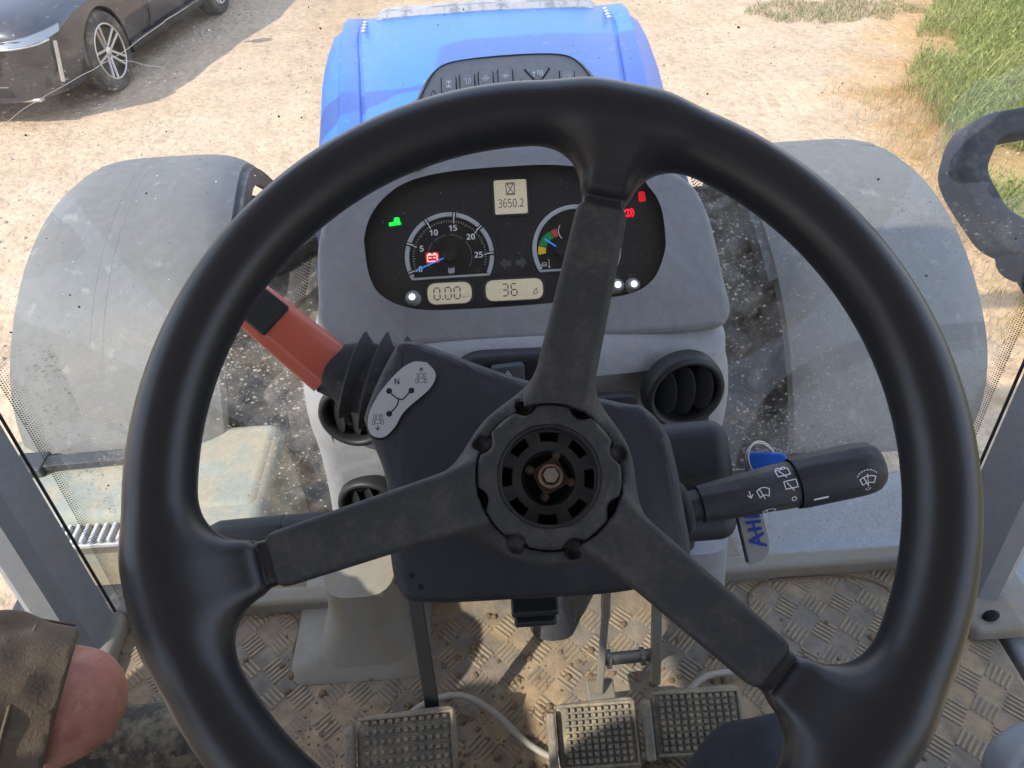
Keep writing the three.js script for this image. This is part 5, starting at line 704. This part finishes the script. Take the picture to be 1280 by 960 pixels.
function head(c, face, mat, hairMat, parent) { // skull with jaw, nose, eyes, mouth, ears; hair as a cap
  const C = V(...c), f = V(...face).normalize(), r = V().crossVectors(f, V(0, 1, 0)).normalize(), u = V().crossVectors(r, f);
  const P = (a, b, d) => C.clone().addScaledVector(r, a).addScaledVector(u, b).addScaledVector(f, d).toArray();
  const el = (x, y, z, p, a, b, d) => { const q = V(x, y, z).sub(V(...p)), X = q.dot(r) / a, Y = q.dot(u) / b, Z = q.dot(f) / d, k = Math.hypot(X, Y, Z); return (k - 1) * Math.min(a, b, d); };
  const skull = (x, y, z) => { let d = el(x, y, z, P(0, 0.02, -0.01), 0.075, 0.10, 0.095); d = smin(d, el(x, y, z, P(0, -0.055, 0.03), 0.052, 0.06, 0.055), 0.05); d = smin(d, cone(x, y, z, P(0, 0.01, 0.085), P(0, -0.03, 0.105), 0.008, 0.014), 0.015); for (const s of [-1, 1]) { d = smin(d, el(x, y, z, P(s * 0.078, -0.01, -0.01), 0.012, 0.032, 0.02), 0.008); d = Math.max(d, -(Math.hypot(...V(x, y, z).sub(V(...P(s * 0.032, 0.008, 0.094))).toArray()) - 0.013)); } d = Math.max(d, -cone(x, y, z, P(-0.022, -0.068, 0.092), P(0.022, -0.068, 0.092), 0.004, 0.004)); return d; };
  const lo = c.map(v => v - 0.15), hi = c.map(v => v + 0.15);
  const hd = metric(nets(skull, lo, hi, 0.005));
  const hr = mk('hair', metric(nets((x, y, z) => { const q = V(x, y, z).sub(C), Y = q.dot(u), Z = q.dot(f); return Math.max(el(x, y, z, P(0, 0.028, -0.018), 0.084, 0.108, 0.102), Z * 0.7 - Y + 0.0); }, lo, hi, 0.006)), hairMat, parent);
  for (const s of [-1, 1]) mk('eye', sph(0.011, ...P(s * 0.032, 0.008, 0.088)), M.white, parent);
  return hd;
}
{ // person climbing in on the left: one foot on the cab floor, knee bent, body in the doorway
  const t = thing('person', 'person in brown shorts stepping into the cab with a bare bent knee', 'person');
  const knee = [-0.446, 1.662, -0.312], hip = [-0.93, 1.94, -0.24], ank = [-0.63, 1.40, -0.40];
  const mid = [-0.64, 1.79, -0.285];
  const skin = [[knee, mid, 0.043, 0.063], [mid, hip, 0.068, 0.095], [[-0.458, 1.645, -0.318], [-0.52, 1.56, -0.352], 0.038, 0.044], [[-0.52, 1.56, -0.352], ank, 0.044, 0.034],
    [[-1.03, 1.94, -0.02], [-1.05, 1.48, 0.02], 0.095, 0.058], [[-1.05, 1.48, 0.02], [-1.05, 1.06, 0.0], 0.055, 0.036], [[-0.98, 1.97, -0.06], [-0.96, 2.14, 0.20], 0.13, 0.13], [[-0.96, 2.14, 0.20], [-0.96, 2.32, 0.36], 0.135, 0.12],
    [[-0.96, 2.36, 0.22], [-0.96, 2.36, 0.52], 0.06, 0.06], [[-0.96, 2.38, 0.38], [-0.94, 2.50, 0.40], 0.055, 0.05], [[-0.96, 2.35, 0.55], [-1.07, 2.10, 0.54], 0.05, 0.04], [[-1.07, 2.10, 0.54], [-0.99, 1.88, 0.46], 0.04, 0.028], [[-0.96, 2.35, 0.19], [-1.08, 2.12, 0.08], 0.05, 0.04], [[-1.08, 2.12, 0.08], [-1.06, 1.92, -0.08], 0.04, 0.028]];
  const f0 = bonesF(skin, 0.045), [lo, hi] = bounds(skin);
  const gs = [metric(nets((x, y, z) => f0(x, y, z), lo, hi, 0.010)), head([-0.91, 2.58, 0.40], [0.8, -0.35, -0.4], M.skin, M.hair, t)];
  for (const [w, d, n, s] of [[[-0.99, 1.88, 0.46], [0.3, -0.9, -0.2], [0.8, 0.2, 0], 1], [[-1.06, 1.92, -0.08], [0.2, -0.8, -0.5], [0.8, 0.2, 0], -1]]) { const hb = handBones(w, d, n, s), [a, b] = bounds(hb, 0.012); gs.push(metric(nets(bonesF(hb, 0.010), a, b, 0.005))); }
  mk('body', gs, M.skin, t);
  // shorts: loose tube over the thigh ending in a hem short of the knee
  const thighDir = V(...hip).sub(V(...knee)).normalize(), K = V(...knee);
  const cloth = [[knee, mid, 0.064, 0.088], [mid, hip, 0.090, 0.112], [[-1.03, 1.94, -0.02], [-1.05, 1.60, 0.02], 0.112, 0.10], [[-0.98, 1.97, -0.10], [-0.96, 2.06, -0.02], 0.148, 0.145]], cf = bonesF(cloth, 0.04), [cl, ch] = bounds(cloth);
  mk('shorts', metric(nets((x, y, z) => { const q = V(x, y, z).sub(K), a = q.dot(thighDir); let d = cf(x, y, z) + 0.009 * noi(x * 14, y * 14, z * 14) + 0.006 * noi(x * 34, y * 12, z * 34); if (x > -0.86) { const lim = 0.006 - a + 0.05 * ((y - 1.66) * -0.2); d = Math.max(d, lim); d = Math.max(d, -Math.max(cf(x, y, z) + 0.022, a - 0.05)); } else d = Math.max(d, 1.62 - y, y - 2.06); return d; }, cl, ch, 0.0055)), M.shorts, t);
  const hemPts = r => Array.from({ length: 28 }, (_, i) => { const a = i / 28 * 6.2832, s = V().crossVectors(thighDir, V(0, 1, 0)).normalize(), u = V().crossVectors(s, thighDir); const rr0 = r + 0.003 * noi(Math.cos(a) * 2, Math.sin(a) * 2, 1); return K.clone().addScaledVector(thighDir, 0.040).addScaledVector(s, Math.cos(a) * rr0).addScaledVector(u, Math.sin(a) * rr0); });
  mk('hem_stitch', tube(hemPts(0.0705), 0.0016, 80, 6, true), M.shorts, t);
  { const sp = (ang, k0, k1, r0, r1) => Array.from({ length: 14 }, (_, i) => { const q = i / 13, a = lerp(k0, k1, q), s = V().crossVectors(thighDir, V(0, 1, 0)).normalize(), u = V().crossVectors(s, thighDir), r = lerp(r0, r1, q), p = K.clone().addScaledVector(thighDir, a), an = ang + 0.25 * q; return p.addScaledVector(s, Math.cos(an) * r).addScaledVector(u, Math.sin(an) * r); }); mk('seam', tube(sp(1.35, 0.01, 0.30, 0.0665, 0.093), 0.0016, 40, 6), M.shorts, t); mk('seam', tube(sp(0.55, 0.01, 0.30, 0.0665, 0.093), 0.0014, 40, 6), M.shorts, t); }
  const top = [[[-0.97, 2.02, 0.06], [-0.96, 2.31, 0.36], 0.155, 0.14], [[-0.96, 2.36, 0.21], [-0.96, 2.36, 0.53], 0.075, 0.075], [[-0.96, 2.35, 0.55], [-1.03, 2.18, 0.55], 0.068, 0.062], [[-0.96, 2.35, 0.19], [-1.04, 2.18, 0.11], 0.068, 0.062]]; body('shirt', top, M.shirt, t, 0.012, 0.05, (x, y, z, d) => d + 0.008 * noi(x * 9, y * 9, z * 9));
  { const R = rng(77), hs = [], n = V(), e = 0.002; for (let q = 0; q < 5000 && hs.length < 700; q++) { const x = -0.38 - R() * 0.14, y = 1.60 + R() * 0.12, z = -0.38 + R() * 0.14; const d = f0(x, y, z); if (Math.abs(d) > 0.004) continue; n.set(f0(x + e, y, z) - f0(x - e, y, z), f0(x, y + e, z) - f0(x, y - e, z), f0(x, y, z + e) - f0(x, y, z - e)).normalize(); const t2 = V(0.4 + R() * 0.3, -0.5 + R() * 0.4, R() - 0.5), b = V(x, y, z).addScaledVector(n, -d), L = 0.006 + 0.007 * R(), m = b.clone().addScaledVector(n, L * 0.5).addScaledVector(t2, L * 0.4), w = V().crossVectors(n, t2).normalize().multiplyScalar(0.00007), tip = m.clone().addScaledVector(t2, L * 0.7).addScaledVector(n, L * 0.1); const g = new THREE.BufferGeometry(); g.setAttribute('position', new THREE.Float32BufferAttribute([b.clone().add(w), b.clone().sub(w), m.clone().add(w), b.clone().sub(w), m.clone().sub(w), m.clone().add(w), m.clone().add(w), m.clone().sub(w), tip].flatMap(p => p.toArray()), 3)); g.computeVertexNormals(); hs.push(g); } tag(mk('leg_hair', metric(mergeGeometries(hs)), std({ color: 0x8a6a48, roughness: 0.7 }), t), null, null, null, 'stuff'); }
  // work shoes
  const shoe = (a, d, name) => { const dir = V(d, 0, 0), A = V(...a), P = (k, h, w = 0) => A.clone().add(V(k, h, w)).toArray(), b = [[P(-0.06, -0.01), P(0.03, -0.012), 0.042, 0.045], [P(0.03, -0.012), P(0.12, -0.028), 0.045, 0.040], [P(0.12, -0.028), P(0.175, -0.034), 0.040, 0.032], [P(-0.045, 0.0), P(-0.02, 0.05), 0.042, 0.044]], f = bonesF(b, 0.03), [l2, h2] = bounds(b); const m = mk(name, metric(nets((x, y, z) => Math.max(f(x, y, z) + 0.0015 * noi(x * 40, y * 40, z * 40), a[1] - 0.058 - y), l2, h2, 0.006)), M.shoe, t);
    mk('sole', metric(nets((x, y, z) => Math.max(f(x, Math.max(y, a[1] - 0.03), z) - 0.004, y - (a[1] - 0.048), a[1] - 0.068 - y), l2, h2, 0.006)), M.black, m);
    for (let i = 0; i < 4; i++) { const x = 0.0 + i * 0.026; mk('lace', tube([P(x, 0.036 - i * 0.007, -0.024), P(x + 0.008, 0.043 - i * 0.009, 0), P(x + 0.004, 0.036 - i * 0.007, 0.024)], 0.0022, 14, 6), M.cable, m); }
    mk('lace', tube([P(-0.01, 0.045, 0.0), P(0.0, 0.058, 0.03), P(0.035, 0.045, 0.045), P(0.02, 0.044, 0.008)], 0.0022, 20, 6), M.cable, m); return m; };
  shoe([-0.625, 1.37, -0.405], 1, 'shoe'); shoe([-1.06, 1.07, -0.0], 1, 'shoe');
  const sock = [[[-0.625, 1.40, -0.402], [-0.60, 1.45, -0.388], 0.043, 0.044]]; body('sock', sock, M.shoe, t, 0.006);
}
{ // driver, seen only by the right knee
  const t = thing('person', 'driver in dark jeans with one knee under the steering wheel', 'person'), kr = [0.172, 1.655, -0.172], kl = [-0.21, 1.64, -0.06];
  const skin = [[[0, 1.86, 0.36], [0, 2.16, 0.42], 0.14, 0.14], [[0, 2.16, 0.42], [0, 2.30, 0.42], 0.14, 0.12], [[-0.16, 2.34, 0.41], [0.16, 2.34, 0.41], 0.06, 0.06], [[0, 2.36, 0.40], [0, 2.50, 0.37], 0.055, 0.05], [[0.19, 2.33, 0.40], [0.29, 2.08, 0.28], 0.05, 0.04], [[0.29, 2.08, 0.28], [0.14, 2.24, 0.12], 0.04, 0.028], [[-0.19, 2.33, 0.40], [-0.31, 2.08, 0.28], 0.05, 0.04], [[-0.31, 2.08, 0.28], [-0.19, 2.24, 0.12], 0.04, 0.028]];
  const f0 = bonesF(skin, 0.045), [lo, hi] = bounds(skin), gs = [metric(nets(f0, lo, hi, 0.013)), head([0, 2.60, 0.33], [0, -0.5, -0.86], M.skin, M.hair, t)];
  for (const [w, d, n, s] of [[[0.14, 2.24, 0.12], [-0.5, 0.5, -0.35], [-0.4, 0, -0.6], 1], [[-0.19, 2.24, 0.12], [0.5, 0.5, -0.35], [0.4, 0, -0.6], -1]]) { const hb = handBones(w, d, n, s), [a, b] = bounds(hb, 0.012); gs.push(metric(nets(bonesF(hb, 0.010), a, b, 0.005))); }
  mk('body', gs, M.skin, t);
  const jeans = [[[0.09, 1.82, 0.34], kr, 0.115, 0.070], [kr, [0.235, 1.40, -0.22], 0.066, 0.05], [[-0.09, 1.82, 0.34], kl, 0.115, 0.072], [kl, [-0.24, 1.40, 0.0], 0.066, 0.05], [[-0.08, 1.84, 0.37], [0.08, 1.84, 0.37], 0.14, 0.14]];
  body('jeans', jeans, M.denim, t, 0.007, 0.05, (x, y, z, d) => d + 0.0035 * noi(x * 30, y * 30, z * 12) + 0.004 * noi(x * 16 + y * 22, z * 9, 2.2) * sst(0.25, -0.1, z));
  const knS = [[0.106, 1.700, -0.205], [0.118, 1.716, -0.165], [0.128, 1.735, -0.10]]; mk('seam', tube(knS, 0.0018, 20, 5), M.denim, t);
  body('shirt', [[[0, 1.92, 0.37], [0, 2.26, 0.42], 0.165, 0.155], [[-0.17, 2.34, 0.41], [0.17, 2.34, 0.41], 0.075, 0.075], [[0.19, 2.33, 0.40], [0.25, 2.17, 0.33], 0.068, 0.06], [[-0.19, 2.33, 0.40], [-0.26, 2.17, 0.33], 0.068, 0.06]], M.shirt, t, 0.014);
  for (const [x, z] of [[0.245, -0.20], [-0.245, 0.02]]) body('shoe', [[[x, 1.35, z + 0.05], [x, 1.345, z - 0.06], 0.045, 0.044], [[x, 1.345, z - 0.06], [x, 1.335, z - 0.14], 0.044, 0.034], [[x, 1.36, z + 0.04], [x, 1.41, z + 0.02], 0.045, 0.045]], M.shoe, t, 0.009, 0.03, (a, y, b, d) => Math.max(d, 1.304 - y));
  const st = thing('driver_seat', 'dark padded driver seat', 'seat'); mk('cushion', box(0.50, 0.14, 0.50, 0, 1.66, 0.38, 0.06, 4), M.seat, st); mk('backrest', box(0.48, 0.70, 0.14, 0, 2.02, 0.68, 0.06, 4), M.seat, st); mk('pedestal', box(0.36, 0.30, 0.36, 0, 1.45, 0.42, 0.03), M.darkPlastic, st);
}

// ---------------------------------------------------------------- parked car
{
  const car = thing('parked_car', 'dark navy blue parked car with slim headlight and alloy wheels', 'car', [-4.166, 0, -8.547]); car.rotation.y = -0.121;
  const interp = (st, n) => { const out = []; for (let i = 0; i + 1 < st.length; i++) for (let k = 0; k < n; k++) { const t = k / n, p0 = st[Math.max(0, i - 1)], p1 = st[i], p2 = st[i + 1], p3 = st[Math.min(st.length - 1, i + 2)]; out.push(p1.map((_, j) => 0.5 * (2 * p1[j] + (p2[j] - p0[j]) * t + (2 * p0[j] - 5 * p1[j] + 4 * p2[j] - p3[j]) * t * t + (3 * p1[j] - p0[j] - 3 * p2[j] + p3[j]) * t ** 3))); } out.push(st.at(-1)); return out; };
  // z, sill half width, flank half width, shoulder half width, shoulder height, top height
  const st = interp([[2.18, 0.50, 0.56, 0.50, 0.62, 0.66], [2.13, 0.66, 0.74, 0.66, 0.70, 0.76], [1.95, 0.80, 0.88, 0.80, 0.76, 0.85], [1.55, 0.84, 0.915, 0.84, 0.82, 0.93], [1.0, 0.84, 0.915, 0.855, 0.88, 0.985], [0.55, 0.84, 0.91, 0.86, 0.92, 1.02], [-0.3, 0.84, 0.905, 0.86, 0.95, 1.0], [-1.2, 0.84, 0.915, 0.86, 0.98, 1.03], [-1.75, 0.82, 0.90, 0.83, 0.98, 1.05], [-2.08, 0.74, 0.82, 0.74, 0.94, 1.0], [-2.2, 0.62, 0.68, 0.6, 0.8, 0.85]], 5);
  const half = ([z, a, b, c, ys, yt]) => [[a - 0.12, 0.20], [a - 0.02, 0.22], [a, 0.32], [b - 0.012, 0.44], [b - 0.015, 0.56], [b, 0.68], [b - 0.012, ys - 0.05], [c, ys], [c - 0.10, ys + (yt - ys) * 0.55], [c * 0.55, yt - 0.01], [0, yt]].map(p => [p[0], p[1], z]);
  const rings = st.map(s => { const h = half(s); return [...h, ...h.slice(0, -1).reverse().map(p => [-p[0], p[1], p[2]])]; }).reverse();
  const lg = loft(rings); lg.setAttribute('uv', new THREE.Float32BufferAttribute(new Float32Array(lg.attributes.position.count * 2), 2));
  const ev = new Evaluator(); ev.useGroups = false; ev.attributes = ['position', 'normal', 'uv'];
  let shell = new Brush(lg); shell.updateMatrixWorld();
  for (const z of [1.31, -1.31]) for (const s of [-1, 1]) { const c = new Brush(new THREE.CylinderGeometry(0.375, 0.375, 0.5, 40).rotateZ(Math.PI / 2).translate(s * 0.86, 0.345, z)); c.updateMatrixWorld(); shell = ev.evaluate(shell, c, SUBTRACTION); }
  const sg = shell.geometry; sg.deleteAttribute('uv'); sg.deleteAttribute('normal'); mk('car_body', soft(mergeVertices(sg.index ? sg.toNonIndexed() : sg, 1e-4), 0.6), M.navy, car);
  // greenhouse and roof
  const gh = interp([[0.72, 0.70, 0.72, 1.0, 1.01], [0.05, 0.78, 0.60, 1.0, 1.40], [-0.45, 0.79, 0.60, 1.0, 1.46], [-1.2, 0.78, 0.57, 1.0, 1.43], [-1.95, 0.70, 0.56, 1.0, 1.04]], 5);
  mk('cabin_glass', soft(loft(gh.map(([z, a, b, y0, y1]) => [[a, y0 - 0.05, z], [a - 0.02, lerp(y0, y1, 0.45), z], [b + 0.03, y1 - 0.06, z], [b - 0.04, y1 - 0.01, z], [0, y1, z], [-b + 0.04, y1 - 0.01, z], [-b - 0.03, y1 - 0.06, z], [-a + 0.02, lerp(y0, y1, 0.45), z], [-a, y0 - 0.05, z]]).reverse()), 0.6), M.carGlass, car);
  mk('roof', soft(loft(gh.filter(g => g[4] > 1.3).map(([z, a, b, y0, y1]) => [[b + 0.032, y1 - 0.065, z], [b - 0.035, y1 - 0.002, z], [0, y1 + 0.012, z], [-b + 0.035, y1 - 0.002, z], [-b - 0.032, y1 - 0.065, z]]).reverse(), false, false), 0.6), M.navy, car);
  for (const s of [-1, 1]) {
    mk('roof_rail', tube([[s * 0.73, 1.0, 0.70], [s * 0.64, 1.36, 0.10], [s * 0.62, 1.425, -0.45], [s * 0.60, 1.39, -1.2], [s * 0.66, 1.05, -1.9]], 0.022, 40, 8), M.navy, car);
    mk('window_trim', tube([[s * 0.80, 0.995, 0.55], [s * 0.815, 1.0, -0.3], [s * 0.81, 1.02, -1.4]], 0.010, 24, 6), M.chrome, car);
    mk('sill_trim', [bar([s * 0.845, 0.25, 0.88], [s * 0.845, 0.25, -0.88], 0.05, 0.09, 0.02)], M.carBlack, car);
    mk('arch_trim', metric(new THREE.TorusGeometry(0.385, 0.016, 8, 40, Math.PI).rotateY(Math.PI / 2).translate(s * 0.885, 0.345, 1.31)), M.navy, car); mk('arch_trim', metric(new THREE.TorusGeometry(0.385, 0.016, 8, 40, Math.PI).rotateY(Math.PI / 2).translate(s * 0.885, 0.345, -1.31)), M.navy, car);
    const m = mk('wing_mirror', sph(0.105, s * 1.0, 1.03, 0.52, 1.0, 0.72, 0.75, 18), M.navy, car); mk('mirror_stem', bar([s * 0.86, 0.98, 0.52], [s * 0.95, 1.0, 0.52], 0.05, 0.03), M.carBlack, m);
    const hl = mk('headlight', soft(loft([[0.46, 2.190, 0.655, 0.014], [0.60, 2.180, 0.662, 0.022], [0.74, 2.140, 0.672, 0.028], [0.85, 2.035, 0.692, 0.030], [0.908, 1.90, 0.715, 0.022]].map(([x, z, y, h]) => [[s * x, y - h, z + 0.015], [s * x, y + h, z - 0.01], [s * (x - 0.05), y + h, z - 0.09], [s * (x - 0.05), y - h, z - 0.09]])), 0.5), M.lamp, car); mk('chrome_brow', tube([[s * 0.44, 0.628, 2.215], [s * 0.66, 0.632, 2.18], [s * 0.80, 0.642, 2.10], [s * 0.87, 0.66, 2.03]], 0.009, 16, 6), M.chrome, hl);
    mk('running_light', bar([s * 0.885, 0.64, 1.995], [s * 0.845, 0.33, 2.055], 0.024, 0.030, 0.006), M.alloy, car);
    mk('bumper_intake', box(0.26, 0.14, 0.05, s * 0.62, 0.36, 2.075, 0.03), M.carBlack, car);
    for (const z of [1.31, -1.31]) {
      const w = mk('car_wheel', metric(new THREE.LatheGeometry([[0.235, -0.10], [0.30, -0.112], [0.335, -0.095], [0.345, -0.05], [0.345, 0.05], [0.335, 0.095], [0.30, 0.112], [0.235, 0.10]].map(p => V2(...p)), 48).rotateZ(Math.PI / 2)), M.tyre, car); w.position.set(s * 0.80, 0.345, z);
      mk('wheel_barrel', metric(new THREE.LatheGeometry([[0.0, -0.02], [0.19, -0.03], [0.215, 0.06], [0.238, 0.10]].map(p => V2(...p)), 36).rotateZ(-Math.PI / 2 * s)), M.carBlack, w);
      mk('rim_edge', metric(new THREE.TorusGeometry(0.232, 0.009, 8, 40).rotateY(Math.PI / 2).translate(s * 0.098, 0, 0)), M.alloy, w);
      for (let k = 0; k < 5; k++) for (const q of [-1, 1]) { const a = k * 1.2566 + 0.3, o = q * 0.16; mk('rim_spoke', bar([s * 0.07, 0.045 * Math.cos(a + q * 0.5), 0.045 * Math.sin(a + q * 0.5)], [s * 0.095, 0.226 * Math.cos(a + o), 0.226 * Math.sin(a + o)], 0.022, 0.022, 0.005), M.alloy, w); }
      mk('hub_cap', sph(0.045, s * 0.075, 0, 0, 0.4, 1, 1, 14), M.alloy, w);
    }
  }
  const gr = mk('grille', extr(roundShape([[-0.42, 0.40], [0.42, 0.40], [0.50, 0.66], [-0.50, 0.66]], 0.05), 0.06, 0.01), M.carBlack, car); gr.position.z = 2.205; for (let i = 0; i < 8; i++) mk('grille_slat', box(0.80 + i * 0.018, 0.010, 0.012, 0, 0.43 + i * 0.028, 0.004, 0.003), M.chrome, gr);
  mk('number_plate', box(0.52, 0.11, 0.012, 0, 0.40, 2.22, 0.004), M.white, car); mk('plate_band', box(0.04, 0.105, 0.004, 0.236, 0.40, 2.2285, 0.001), std({ color: 0x1c4fd0 }), car);
  mk('front_lip', box(1.3, 0.03, 0.06, 0, 0.21, 2.13, 0.012), M.alloy, car); mk('lower_intake', box(0.9, 0.10, 0.05, 0, 0.29, 2.165, 0.02), M.carBlack, car);
  for (const z of [0.42, -0.52]) mk('door_seam', tube([[0.842, 0.28, z], [0.902, 0.46, z], [0.912, 0.68, z], [0.868, 0.94, z]], 0.004, 20, 5), M.carBlack, car);
  mk('door_handle', bar([0.905, 0.80, -0.30], [0.905, 0.80, -0.46], 0.02, 0.03, 0.006), M.navy, car);
  mk('bonnet_crease', tube([[0.60, 0.80, 1.98], [0.66, 0.905, 1.4], [0.68, 0.96, 0.75]], 0.006, 24, 5), M.navy, car);
}
scene.traverse(o => { if (o.isMesh) { o.castShadow = o.receiveShadow = true; } });
renderer.render(scene, camera);
